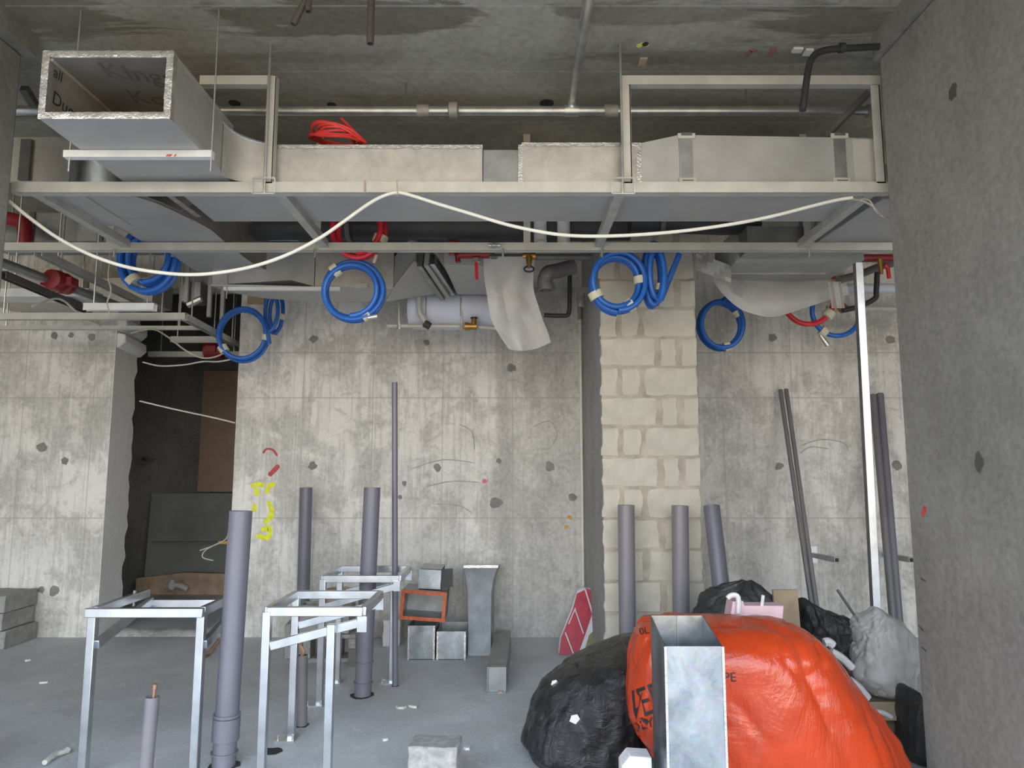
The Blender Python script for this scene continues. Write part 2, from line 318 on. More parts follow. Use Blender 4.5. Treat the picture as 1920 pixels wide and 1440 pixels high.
def disc(px, py, Y, rpx, parent, mat='tie_plug', name='tie_hole', sq=1.0, nrm=(0, -1, 0), jitter=.25):
    c = P(px, py, Y) if nrm[1] else PX(px, py, Y); r = px2m(rpx, c.y); rn = random.Random(int(px * 7 + py)); pts = []
    for i in range(11):
        a = i * 2 * math.pi / 11; q = r * (1 + rn.uniform(-jitter, jitter)); u, w = math.cos(a) * q, math.sin(a) * q * sq
        pts.append(c + (V((u, 0, w)) if nrm[1] else V((0, u, w))))
    MB().prism(pts, V(nrm) * .003).build(name, mat, parent)
for px, py, r in ((78, 838, 9), (122, 864, 7), (588, 636, 8), (960, 690, 8), (586, 873, 8), (820, 877, 7), (935, 864, 5), (1031, 875, 9), (758, 906, 5), (750, 932, 4), (931, 943, 11), (1073, 932, 8),
                  (1448, 634, 8), (1670, 637, 9), (1461, 874, 8), (1682, 873, 9), (77, 1106, 6), (101, 1107, 9), (103, 630, 7), (133, 628, 5), (172, 632, 7), (800, 642, 6)):
    disc(px, py, YW, r, wall_back)
for px, py, r in ((1787, 172, 12), (1836, 866, 13)): disc(px, py, SR, r, wall_right, 'plug_dark', 'tie_hole', 1.3, (-1, 0, 0))
def stroke(pts, wpx, Y, parent, mat, name='paint_mark', plane='y'):
    f = (lambda a, b: P(a, b, Y)) if plane == 'y' else (lambda a, b: PX(a, b, Y)) if plane == 'x' else (lambda a, b: PZ(a, b, Y))
    c = smooth([f(*p) for p in pts], 4); n = {'y': V((0, -1, 0)), 'x': V((-1, 0, 0)), 'z': V((0, 0, -1))}[plane]; m = MB(); L = []; R = []
    for i, p in enumerate(c):
        t = (c[min(i + 1, len(c) - 1)] - c[max(i - 1, 0)]).normalized(); s = t.cross(n); w = px2m(wpx, p.y) / 2 * (1 + .35 * noise.noise(p * 23)) * (.45 if i in (0, len(c) - 1) else 1)
        L.append(p + s * w + n * .0015); R.append(p - s * w + n * .0015)
    m.sheet([L, R], -.0012, n); return m.build(name, mat, parent)
for p in ([(470, 912), (482, 908), (496, 910)], [(500, 925), (506, 910), (516, 909)], [(480, 915), (483, 930)], [(478, 945), (476, 960)], [(503, 940), (509, 955), (507, 970), (495, 980)], [(490, 995), (505, 990), (503, 1008), (480, 1004)]):
    stroke(p, 9, YW, wall_back, 'spray_yellow')
stroke([(523, 872), (513, 883), (504, 892)], 9, YW, wall_back, 'spray_red'); stroke([(493, 850), (500, 842), (512, 844), (520, 855)], 4, YW, wall_back, 'spray_red')
stroke([(909, 898), (908, 906)], 8, YW, wall_back, 'spray_pink'); stroke([(1064, 968), (1073, 972)], 7, YW, wall_back, 'chalk_orange'); stroke([(1058, 990), (1066, 986)], 6, YW, wall_back, 'chalk_orange')
for p in ([(1500, 836), (1540, 824), (1580, 830), (1592, 846)], [(1500, 850), (1520, 838), (1555, 842)], [(770, 880), (830, 862), (890, 868)], [(800, 912), (850, 902), (900, 905)], [(815, 945), (860, 948), (885, 962)], [(1000, 800), (1030, 790), (1045, 815), (1030, 840), (1015, 842)], [(860, 795), (885, 810), (890, 845)]):
    stroke(p, 1.8, YW, wall_back, 'scratch', 'scratch')
stroke([(1736, 950), (1729, 968)], 11, SR, wall_right, 'spray_red', plane='x')
for p in ([(1726, 1084), (1736, 1090)], [(1722, 1172), (1732, 1184)], [(1728, 1213), (1738, 1222)]): stroke(p, 3, SR, wall_right, 'plug_dark', 'scratch', 'x')
for p in ([(1395, 112), (1408, 95), (1418, 98)], [(1440, 108), (1450, 95), (1446, 88)]): stroke(p, 10, CZ, ceiling, 'spray_red_faint', plane='z')
stroke([(1195, 88), (1206, 82), (1215, 86)], 11, CZ, ceiling, 'spray_yellow', plane='z')
for px, py, r in ((1210, 82, 5), (1025, 193, 11), (440, 193, 9), (622, 196, 7)): 
    c = PZ(px, py, CZ); MB().tube([c, c - V((0, 0, .004))], px2m(r, c.y) * 1.3, 12).build('ceiling_hole', 'hole', ceiling)
m = MB()
for a, b, w, h in ((1495, 92, .05, .035), (1515, 96, .04, .05)):
    c = PZ(a, b, CZ); m.box(c.x - w / 2, c.x + w / 2, c.y - h / 2, c.y + h / 2, CZ - .012, CZ)
m.build('cast_in_box', 'white_plastic', ceiling)
c = PZ(1205, 115, CZ); MB().box(c.x - .02, c.x + .02, c.y - .035, c.y + .035, CZ - .006, CZ).build('wood_scrap', 'wood', ceiling)
# passage contents
a, b = P(382, 695, 8.55), P(452, 922, 8.55); tag(MB().box(a.x, b.x, 8.55, 8.6, b.z, a.z).build('wall_board', 'panel_brown'), 'plain brown board fixed high on the dark passage wall', 'board')
a, b = P(272, 926, 8.35), P(445, 1083, 8.35)
m = MB(); m.prism([(a.x, 8.5, a.z), (b.x + .3, 8.5, a.z), (b.x + .3, 8.35, b.z), (a.x + .05, 8.35, b.z)], (0, .03, 0)); t_ = thing('grey_board', 'large dark grey board leaning low in the passage', 'board', (a.x, 8.4, b.z))
m.build('board', 'board_grey', t_); zz = P(300, 1017, 8.4).z; MB().box(a.x + .1, b.x + .25, 8.36, 8.42, zz - .012, zz + .012).build('batten', 'back_room_concrete', t_)
a, b = P(256, 1079, 8.2), P(426, 1107, 8.2); tag(MB().prism([(a.x, 8.2, 0), (b.x, 8.2, 0), (b.x, 8.2, a.z + .02), ((a.x + b.x) / 2, 8.2, a.z + .03), (a.x + .1, 8.2, a.z - .02), (a.x, 8.2, a.z - .03)], (0, .06, 0)).build('timber_plank', 'wood'), 'pale timber plank standing on edge at the end of the passage floor', 'plank')
m = MB()
for p in ([(325, 1086), (319, 1100), (327, 1104)], [(320, 1102), (333, 1097), (352, 1105)]): m.tube(smooth([P(*q, 8.1) for q in p], 4), .03, 7)
tag(m.build('rag', 'white_rubble'), 'small crumpled whitish rag lying before the timber plank', 'rag')
tp = thing('tied_wire', 'white wire ends knotted on a yellow strip in the passage', 'wire', P(400, 1020, 7.3))
MB().tube(smooth([P(428, 998, 7.3), P(424, 1010, 7.3), P(408, 1020, 7.3), P(375, 1032, 7.3)], 6), .006, 6).build('wire', 'cable_white', tp)
MB().tube(smooth([P(408, 1019, 7.3), P(385, 1032, 7.3), P(380, 1045, 7.3), P(400, 1051, 7.3)], 6), .006, 6).build('wire', 'cable_white', tp)
MB().bar(P(410, 1017, 7.32), P(445, 1017, 7.32), .03, .03).build('strip', 'chalk_orange', tp)
rows = []
for i in range(5):
    rows.append([V((OL + .02 + (OR - OL) * .95 * j / 16, YW + .02 + .34 * i / 4, .0 + (.045 * abs(noise.noise(V((j * .4, i * .7, 2)))) + .012 if 0 < i < 4 else 0))) for j in range(17)])
struct(MB().grid(rows), 'trim_3', 'wall_concrete', 'rough mortar threshold across the foot of the opening', 'threshold')
a = thing('passage_fitting', 'small dark outlet with a metal stub on the passage side wall', 'outlet', P(275, 860, 8.4)); MB().pipe(P(270, 862, 8.4), P(270, 862, 8.5), .05, .03).build('collar', 'rubber', a); MB().tube([P(274, 861, 8.42), P(288, 861, 8.42)], .012, 8).build('stub', 'zinc_pipe', a)
for i, (pts, lb) in enumerate((([(262, 752, YW + .3), (330, 768, YW + .3), (400, 783, YW + .2), (441, 793, YW + .1)], 'thin white cable strung across the passage opening at head height'),
    ([(268, 679, YW + .25), (300, 686, YW + .2), (345, 684, YW + .1), (380, 678, YW), (410, 678, YW - .1), (440, 672, YW - .1)], 'thin white cable sagging across the top of the passage opening'),
    ([(245, 625, 5.6), (285, 617, 5.6), (315, 632, 5.7), (345, 655, 5.8), (375, 670, 5.9), (400, 670, 5.9), (425, 660, 5.9)], 'limp pale cable looping under the tray rails above the opening'))):
    tag(MB().tube(smooth([P(*p) for p in pts], 8), .007, 6).build('white_cable', 'cable_white' if i < 2 else 'cable_old'), lb, 'cable')
# ------------------------------------------------------------------ floor: steel stands
TOPZ = .755
def sq(m, a, b, w=.038, h=None): return m.bar(a, b, w, h or w)
def stand(label, legs, rails, braces, plates, feet):
    t = thing('steel_stand', label, 'stand', (legs[0][0].x, legs[0][0].y, 0), 'galvanised square tube stands')
    for a, b in legs: sq(MB(), a, b).build('leg', 'tube_steel', t, bevel=.003)
    for a, b in rails: sq(MB(), a, b, .03, .042).build('rail', 'tube_steel', t, bevel=.003)
    for a, b in braces: sq(MB(), a, b, .03, .04).build('brace', 'tube_steel', t, bevel=.003)
    for c, w, h in plates: MB().box(c.x - w / 2, c.x + w / 2, c.y - .005, c.y + .005, c.z - h / 2, c.z + h / 2).build('gusset_plate', 'tube_steel', t)
    for c in feet:
        f = MB().box(c.x - .075, c.x + .03, c.y - .05, c.y + .05, 0, .008).build('foot_plate', 'tube_steel', t)
        for dx in (-.06, .018): MB().tube([(c.x + dx, c.y - .035, .008), (c.x + dx, c.y - .035, .035)], .006, 8).build('anchor_bolt', 'zinc_pipe', f)
    return t
def up(p): return V((p.x, p.y, TOPZ - .02))
def dn(p): return V((p.x, p.y, 0.0))
Y1, Y2 = 3.45, 3.95
A, B = P(176, 1148, Y1), P(379, 1148, Y1); A2, B2 = V((A.x, Y2, 0)), V((B.x, Y2, 0))
zb_ = P(300, 1131, Y2).z
stand('bright steel stand at far left, nearest the block stack', [(dn(A), up(A)), (dn(B), up(B))],
      [(up(A) - V((.02, .03, 0)), up(B) + V((.02, -.03, 0))), (up(A), up(A2)), (up(B), up(B2)), (V((A.x, Y2, zb_)), V((B.x, Y2, zb_)))],
      [(P(180, 1209, Y1), V((A.x + .02, Y2, TOPZ - .06))), (P(382, 1209, Y1), V((B.x, Y2, TOPZ - .06)))], [(V((A.x - .02, Y2 - .1, TOPZ - .03)), .01, .08)], [A, B])
A, B = P(502, 1142, Y1), P(681, 1142, Y1); Yb = 3.9; A2, B2 = V((A.x, Yb, 0)), V((B.x, Yb, 0)); C = P(622, 1170, Y1 - .035)
stand('middle steel stand with a third leg under its sloping brace', [(dn(A), up(A)), (dn(A2), up(A2)), (V((C.x, C.y, 0)), C)],
      [(up(A), up(B)), (up(A2), up(B2)), (up(A), up(A2)), (up(B), up(B2))],
      [(P(507, 1211, Y1), P(672, 1168, Y1)), (P(560, 1172, Yb), P(706, 1134, Yb))], [(V((B.x, Y1 - .018, TOPZ - .075)), .045, .07), (V((B.x, Yb - .018, TOPZ - .065)), .04, .06)], [A, A2, C])
Yf, Yb = 4.45, 4.89; A, B = P(606, 1086, Yf), P(748, 1086, Yf); A2, B2 = V((A.x, Yb, 0)), V((B.x, Yb, 0)); C = P(738, 1120, Yb)
stand('rear steel stand wrapped around the thick grey pipe', [(dn(A), up(A)), (dn(A2), up(A2)), (V((C.x, Yb, 0)), V((C.x, Yb, TOPZ - .05)))],
      [(up(A), up(B)), (up(A2), up(B2)), (up(A), up(A2)), (up(B), up(B2))],
      [(P(610, 1137, Yf), P(744, 1099, Yf)), (P(650, 1110, Yb), P(762, 1078, Yb))], [(V((B.x - .01, Yf - .018, TOPZ - .06)), .04, .06), (V((B2.x, Yb - .018, TOPZ - .06)), .04, .06)], [A, A2, V((C.x, Yb, 0))])
# ------------------------------------------------------------------ floor: standing pipes
def floor_hole(c, r):
    rn = random.Random(int(c.x * 99)); MB().prism([c + V((math.cos(i * .6) * r * rn.uniform(.85, 1.3), math.sin(i * .6) * r * rn.uniform(.85, 1.3), .0005)) for i in range(10)], (0, 0, .002)).build('floor_hole', 'hole', floor)
def up_pipe(label, base, top, r, mat='pvc', collar=None, hole=True, group='grey plastic pipes rising from the floor'):
    t = thing('plastic_pipe', label, 'pipe', base, group)
    MB().pipe(base, top, r, r * .9, 24).build('tube', mat, t)
    for a, b in collar or (): 
        d = top - base; MB().pipe(base + d * a, base + d * b, r * 1.16, r * .98, 24).build('socket', mat, t)
    if hole: floor_hole(V((base.x, base.y, 0)), r * 1.3)
    return t
b = PF(419, 1436); up_pipe('thick grey pipe in front of the passage opening, with a socket near its foot', b, P(452, 958, b.y), .0545, 'pvc', ((.05, .055), (.1, .19), (.185, .2)))
b = PF(680, 1304); up_pipe('thick grey pipe rising inside the rear steel stand', b, P(698, 914, b.y), .0525, 'pvc', ((.06, .065), (.155, .16)))
b = P(569, 1130, 5.92); b.z = 0; up_pipe('thick grey pipe close to the wall, behind the middle steel stand', b, P(574, 914, 5.92), .051, 'pvc', hole=False)
b = PF(741, 1286); up_pipe('tall thin grey pipe right of the rear steel stand', b, P(740, 717, b.y), .0195, 'pvc')
b = PF(566, 1360); up_pipe('short broken grey pipe stub between the legs of the middle stand', b, P(567, 1228, b.y), .029, 'pvc_dark')
c = P(565, 1216, b.y); tag(MB().tube(smooth([c + V((.0, 0, -.05)), c + V((.012, 0, -.02)), c + V((-.008, 0, .02)), c + V((.01, 0, .05))], 3), .012, 7).build('pipe_plug', 'copper'), 'rusty plug stuck in the short broken pipe stub', 'plug')
b = P(281, 1300, 3.42); b.z = 0; t = up_pipe('short grey pipe stub under the far left steel stand', b, P(286, 1306, 3.42), .031, 'pvc_light')
q = P(288, 1306, 3.42); tag(MB().tube([q - V((0, 0, .02)), q + V((.002, 0, .03)), q + V((.003, 0, .032)), q + V((.004, 0, .055))], [.008, .008, .0105, .0105], 10).build('copper_tube', 'copper'), 'capped copper tube poking out of the left pipe stub', 'tube')
floor_hole(PF(509, 1409), .045)
for x0, x1, y0, Yp, mat, lb in ((1174, 1176, 947, 4.72, 'pvc_light', 'thick grey pipe before the block infill, nearest the red sack'), (1275, 1276, 948, 4.72, 'pvc_light', 'thick grey pipe before the block infill, directly behind the galvanised duct')):
    b = P(x1, 1200, Yp); b.z = 0; up_pipe(lb, b, P(x0, y0, Yp), .0545, mat, hole=False)
b = P(1358, 1150, 4.55); b = V((b.x + .03, 4.5, 0)); up_pipe('thick grey pipe tilted left beside the block infill', b, P(1334, 949, 4.84), .054, 'pvc', hole=False)
for (x0, y0, Y0), (x1, y1, Y1_), r, mat, lb in (((1463, 731, 6.1), (1522, 1135, 5.45), .018, 'pvc_dark', 'left one of two thin pipes leaning on the back wall'), ((1474, 730, 6.1), (1531, 1135, 5.45), .018, 'pvc_dark', 'right one of two thin pipes leaning on the back wall'),
    ((1637, 741, 6.08), (1673, 1145, 5.5), .028, 'pvc_dark', 'left dark pipe leaning at the wall behind the bright stud'), ((1650, 739, 6.08), (1684, 1145, 5.5), .03, 'pvc', 'right pipe leaning at the wall nearest the right concrete wall')):
    a, b = P(x0, y0, Y0), P(x1, y1, Y1_); b = a + (b - a) * (a.z / (a.z - b.z)); up_pipe(lb, b, a, r, mat, hole=False, group='pipes leaning on the back wall')
t = P(1612, 492, 4.5); b = P(1645, 1145, 4.5); b.z = 0
st = thing('metal_stud', 'bright galvanised stud standing upright near the right wall', 'stud', b)
b = b; w = .02
MB().bar(b + V((-.004, 0, 0)), t + V((-.004, 0, 0)), .044, .002, (0, 1, 0)).build('web', 'tube_steel', st)
MB().bar(b + V((.02, .02, 0)), t + V((.02, .02, 0)), .002, .04, (0, 1, 0)).build('flange', 'galv_dull', st); MB().bar(b + V((-.026, .02, 0)), t + V((-.026, .02, 0)), .002, .04, (0, 1, 0)).build('flange', 'galv_dull', st)
for px, pe, lb in ((1522, 1569, 'short square tube bracket on the back wall by the thin leaning pipes'), (1657, 1709, 'short square tube bracket on the back wall by the right leaning pipes')):
    a = P(px, 1040, YW); X = a.x; e_ = PX(pe, 1050, X); t = thing('wall_bracket', lb, 'bracket', a, 'square tube brackets on the back wall')
    MB().bar(V((X, YW - .005, a.z)), e_, .04, .04).build('arm', 'galv_dull', t, bevel=.003)
    MB().box(X - .045, X + .045, YW - .01, YW, a.z - .07, a.z + .07).build('base_plate', 'tube_steel', t)
    MB().box(e_.x - .014, e_.x + .014, e_.y - .002, e_.y + .001, e_.z - .014, e_.z + .014).build('tube_mouth', 'hole', t)
# ------------------------------------------------------------------ floor: sheet-metal boxes by the wall
def hollow(m, x0, x1, y0, y1, z0, z1, t, opening):
    if opening != '-x': m.box(x0, x0 + t, y0, y1, z0, z1)
    if opening != '+x': m.box(x1 - t, x1, y0, y1, z0, z1)
    m.box(x0 + t, x1 - t, y1 - t, y1, z0, z1)
    if opening != '-y': m.box(x0 + t, x1 - t, y0, y0 + t, z0, z1)
    if opening != '+z': m.box(x0 + t, x1 - t, y0, y1 - t, z1 - t, z1)
    m.box(x0 + t, x1 - t, y0, y1 - t, z0, z0 + t); return m
def rot_about(mb, c, ang, ax):
    R = Matrix.Rotation(ang, 3, ax); c = V(c); mb.v = [R @ (p - c) + c for p in mb.v]; return mb
yb = PF(790, 1237).y
for (x0, x1, yt, lb) in ((765, 815, 1173, 'left open galvanised box standing on the floor under the orange-rimmed damper'), (819, 873, 1184, 'right open galvanised box on the floor, beside the tall duct piece')):
    a, b = P(x0, yt, yb), P(x1, 1237, yb); t = thing('sheet_metal_box', lb, 'box', ((a.x + b.x) / 2, yb, 0), 'open galvanised boxes by the wall')
    m = MB(); th = .004
    MB().box(a.x, b.x, yb, yb + th, 0, a.z).build('front_panel', 'galvanised', t); MB().box(a.x, b.x, yb + .34, yb + .34 + th, 0, a.z).build('rear_panel', 'galv_dull', t)
    for xx in (a.x, b.x - th): MB().box(xx, xx + th, yb + th, yb + .34, 0, a.z).build('side_panel', 'galv_dull', t)
    MB().box(a.x, b.x, yb, yb + .34, 0, th).build('bottom_panel', 'galv_dull', t)
    for xx in (a.x + .006, b.x - .006): MB().bar((xx, yb - .003, .0), (xx, yb - .003, a.z), .012, .006, (0, 1, 0)).build('corner_strip', 'foil_tape', t)
a, b = P(752, 1110, yb - .05), P(834, 1163, yb - .05); Y0 = yb - .04; Y3 = yb + .28
zt = P(819, 1184, yb).z; z0 = max(P(765, 1173, yb).z + .02, b.z); cdm = V(((a.x + b.x) / 2, Y0, z0 + .1)); zz1 = a.z; ang = math.radians(4)
t = thing('fire_damper', 'galvanised damper box with an orange sealant rim, tilted on two boxes', 'damper', (cdm.x, Y0, z0))
for nm, bx_ in (('top_panel', (a.x, b.x, Y0 + .01, Y3, zz1 - .005, zz1)), ('bottom_panel', (a.x, b.x, Y0 + .01, Y3, z0, z0 + .005)), ('side_panel', (a.x, a.x + .005, Y0 + .01, Y3, z0, zz1)), ('side_panel', (b.x - .005, b.x, Y0 + .01, Y3, z0, zz1)), ('rear_panel', (a.x, b.x, Y3 - .005, Y3, z0, zz1))):
    rot_about(MB().box(*bx_), cdm, ang, 'Y').build(nm, 'galv_dull', t)
m = MB(); w = .02
m.box(a.x - .006, b.x + .006, Y0, Y0 + .012, zz1 - w, zz1 + .006).box(a.x - .006, b.x + .006, Y0, Y0 + .012, z0 - .006, z0 + w).box(a.x - .006, a.x + w, Y0, Y0 + .012, z0 + w, zz1 - w).box(b.x - w, b.x + .006, Y0, Y0 + .012, z0 + w, zz1 - w)
rot_about(m, cdm, ang, 'Y').build('sealant_rim', 'sealant', t)
a, b = P(784, 1066, yb + .05), P(826, 1110, yb + .05); Y0 = yb + .05; t = thing('duct_offcut', 'small galvanised duct piece lying on top of the damper', 'duct', (a.x, Y0, b.z))
m = MB(); hollow(m, a.x, b.x, Y0, Y0 + .3, zz1 + .006, a.z, .004, '+x'); rot_about(m, (a.x, Y0, b.z), math.radians(3), 'Y').build('body', 'galvanised', t)
rows = []
for i in range(7):
    s = i / 6; q = V((b.x + .0 + .08 * s, Y0 + .05 + .1 * s, 0)); rows.append([q + V((0, 0, zz1 + .0)), q + V((0, .0, a.z - .01 - .01 * s))])
MB().sheet(rows, .004).build('flap', 'galv_dull', t)
# tall duct leaning on the wall
yq = PF(900, 1229).y; t = thing('tall_duct', 'tall galvanised duct piece with a flared mouth leaning on the wall', 'duct', (P(900, 1228, yq).x, yq, 0)); yt_ = YW - .16
def lerp(a, b, s): return a + (b - a) * s
fl = [(877, 921, 1229, 0), (877, 921, 1160, .42), (876, 922, 1110, .72), (873, 926, 1085, .86), (869, 934, 1062, 1.0)]
F = []; Bk = []
for x0, x1, y, s in fl:
    yy_ = lerp(yq, yt_ - .1, s); a, b = P(x0, y, yy_), P(x1, y, yy_); F.append([a, b]); dd = V((0, .12, 0)); Bk.append([a + dd, b + dd + V((.02, 0, 0))])
MB().sheet(F, .004).build('front_panel', 'galv_dull', t); MB().sheet(Bk, .004).build('rear_panel', 'galv_dull', t)
MB().sheet([[f[0], k[0]] for f, k in zip(F, Bk)], .004, (1, 0, 0)).build('side_panel', 'galv_dull', t); MB().sheet([[f[1], k[1]] for f, k in zip(F, Bk)], .004, (-1, 0, 0)).build('side_panel', 'galv_dull', t)
MB().bar(F[-1][0] - V((0, .004, 0)), F[-1][1] - V((0, .004, 0)), .006, .022).build('mouth_lip', 'foil_tape', t)
# long channel duct lying on the floor
a = PF(913, 1300); bq = PF(949, 1300); yf, yk = a.y, a.y + 1.05; dxk = .03; H = P(913, 1251, yf).z
t = thing('floor_duct', 'long narrow galvanised duct lying on the floor, pointing at the viewer', 'duct', (a.x, yf, 0))
sh = lambda x, y, z: V((x + dxk * (y - yf) / (yk - yf), y, z))
MB().prism([sh(a.x, yf, H), sh(bq.x, yf, H), sh(bq.x, yk, H), sh(a.x, yk, H)], (0, 0, -.004)).build('top_panel', 'galv_dull', t)
for xx in (a.x, bq.x - .004): MB().prism([sh(xx, yf, 0), sh(xx, yf, H - .004), sh(xx, yk, H - .004), sh(xx, yk, 0)], (.004, 0, 0)).build('side_panel', 'galv_dull', t)
MB().box(a.x + .004, bq.x - .004, yf + .02, yf + .024, .004, H - .004).build('end_panel', 'galv_dull', t); MB().prism([sh(a.x, yf, 0), sh(bq.x, yf, 0), sh(bq.x, yk, 0), sh(a.x, yk, 0)], (0, 0, .004)).build('bottom_panel', 'galv_dull', t)
# blocks
def cmu(label, x0, x1, y0, y1, z0, z1, rot=0, mat='block_grey', cores=0, group=None, face='z'):
    t = MB(); rn = random.Random(int(x0 * 91 + z0 * 7)); m = t
    if cores:
        w = (x1 - x0); tw = w * .14; n = cores; cw = (w - tw * (n + 1)) / n
        m.box(x0, x1, y0, y0 + .03, z0, z1).box(x0, x1, y1 - .03, y1, z0, z1)
        for i in range(n + 1): m.box(x0 + i * (cw + tw), x0 + i * (cw + tw) + tw, y0 + .03, y1 - .03, z0, z1)
        if face == 'y':
            c = V(((x0 + x1) / 2, (y0 + y1) / 2, (z0 + z1) / 2)); m.v = [V((p.x, c.y + (p.z - c.z) * (y1 - y0) / (z1 - z0), c.z + (p.y - c.y) * (z1 - z0) / (y1 - y0))) for p in m.v]
    else:
        nx, nz = 7, 5; rw = [[(x0 + (x1 - x0) * j / nx + (rn.uniform(-.004, .004) if j in (0, nx) else 0), y0, z0 + (z1 - z0) * i / nz - (rn.uniform(0, .006) if i == nz else 0)) for j in range(nx + 1)] for i in range(nz + 1)]
        m.sheet(rw, y1 - y0)
    if rot: rot_about(m, ((x0 + x1) / 2, (y0 + y1) / 2, z0), rot, 'Z')
    return tag(m.build('concrete_block', mat, bevel=.006), label, 'block', group)
g = 'loose concrete blocks'
xr = P(62, 1190, 6.1).x; xl = xr - .42
cmu('bottom concrete block of the stack at the left edge', xl, xr, 5.76, 6.14, 0, .135, group=g); 
cmu('middle layer block at the left edge, farther from the viewer', xl, xr - .03, 5.955, 6.14, .138, .272, group=g); cmu('middle layer block at the left edge, nearer to the viewer', xl, xr - .03, 5.76, 5.952, .138, .272, group=g)
cmu('topmost concrete block of the stack at the left edge', xl, xr - .02, 5.76, 6.14, .275, .41, group=g)
yc = 3.27; a = P(767, 1400, yc); b = P(860, 1400, yc); cmu('rough concrete block lying alone in the foreground', a.x, b.x, yc, yc + .15, 0, a.z, math.radians(-5), 'loose_block', group=g)
y0 = PF(735, 1213).y; a, b = P(717, 1162, y0), P(748, 1213, y0); cmu('white lightweight block between the rear stand and the boxes', a.x, b.x, y0, y0 + .2, 0, a.z, .06, 'foam_white', group=g)
y0 = PF(600, 1243).y; a, b = P(568, 1190, y0), P(664, 1243, y0); cmu('hollow block on the floor seen through the rear stand legs', a.x, b.x, y0, y0 + .19, 0, a.z, .05, 'loose_block', 3, g, 'y')
a2, b2 = P(558, 1122, 5.55), P(664, 1189, 5.55); zq = a.z + .002; cmu('hollow block stacked behind the middle stand, on a lower block', a2.x, b2.x, y0 + .02, y0 + .21, zq, zq + .2, -.04, 'block_grey', 2, g, 'z')
y0 = PF(545, 1236).y; a, b = P(532, 1170, y0), P(561, 1236, y0); cmu('pale upright block left of the short broken pipe', a.x, b.x, y0, y0 + .2, 0, a.z, .1, 'loose_block', group=g)
c = V(((a2.x + b2.x) / 2 + .09, y0 + .12, zq + .2)); t = MB(); t.pipe(c, c + V((0, 0, .09)), .1, .05, 18); tag(t.build('cable_reel', 'wood'), 'small brown reel resting on the blocks behind the rear stand', 'reel')
a, b = P(653, 1217, PF(655, 1250).y), P(667, 1250, PF(655, 1250).y); tag(MB().box(a.x, b.x, a.y, a.y + .012, 0, a.z).build('slate_offcut', 'dark_steel'), 'small dark sheet offcut at the foot of the hollow block', 'offcut')
# debris
for i, (px, py, w, h, mt, lb) in enumerate(((752, 1327, .06, .03, 'debris', 'flat pale chip on the floor left of centre, in front of the thin pipe'), (776, 1325, .07, .04, 'debris', 'wide flat chip on the floor in front of the boxes'), (722, 1388, .03, .018, 'white_rubble', 'tiny white chip on the floor before the lone block'), (718, 1276, .06, .025, 'white_rubble', 'white chip beside the foot of the tall thin pipe'),
    (877, 1404, .04, .03, 'white_rubble', 'white chip touching the lone foreground block'), (938, 1297, .045, .05, 'wood', 'crumpled paper scrap at the end of the long floor duct'), (52, 1239, .04, .02, 'white_rubble', 'white chip on the floor near the block stack'), (80, 1281, .08, .02, 'white_rubble', 'long thin white chip on the floor at left'))):
    c = PF(px, py); rn = random.Random(i); pts = [c + V((math.cos(k * 1.05) * w / 2 * rn.uniform(.6, 1.2), math.sin(k * 1.05) * h * rn.uniform(.6, 1.2), .0)) for k in range(6)]
    tag(MB().prism(pts, (0, 0, .012)).build('debris_chip', mt), lb, 'debris', 'chips on the floor')
for i, (pp, lb, mt) in enumerate((([(83, 1438), (100, 1424), (118, 1418), (128, 1413)], 'dirty twisted rag on the floor at bottom left', 'debris'), ([(366, 1241), (390, 1230), (402, 1215), (410, 1205)], 'crushed drink carton on the floor behind the far left stand', 'copper'))):
    tag(MB().tube(smooth([PF(*p) + V((0, 0, .02)) for p in pp], 5), [.012 + .012 * abs(noise.noise(V((k * .9, i * 5, 0)))) for k in range(16)], 8).build('litter', mt), lb, 'litter')
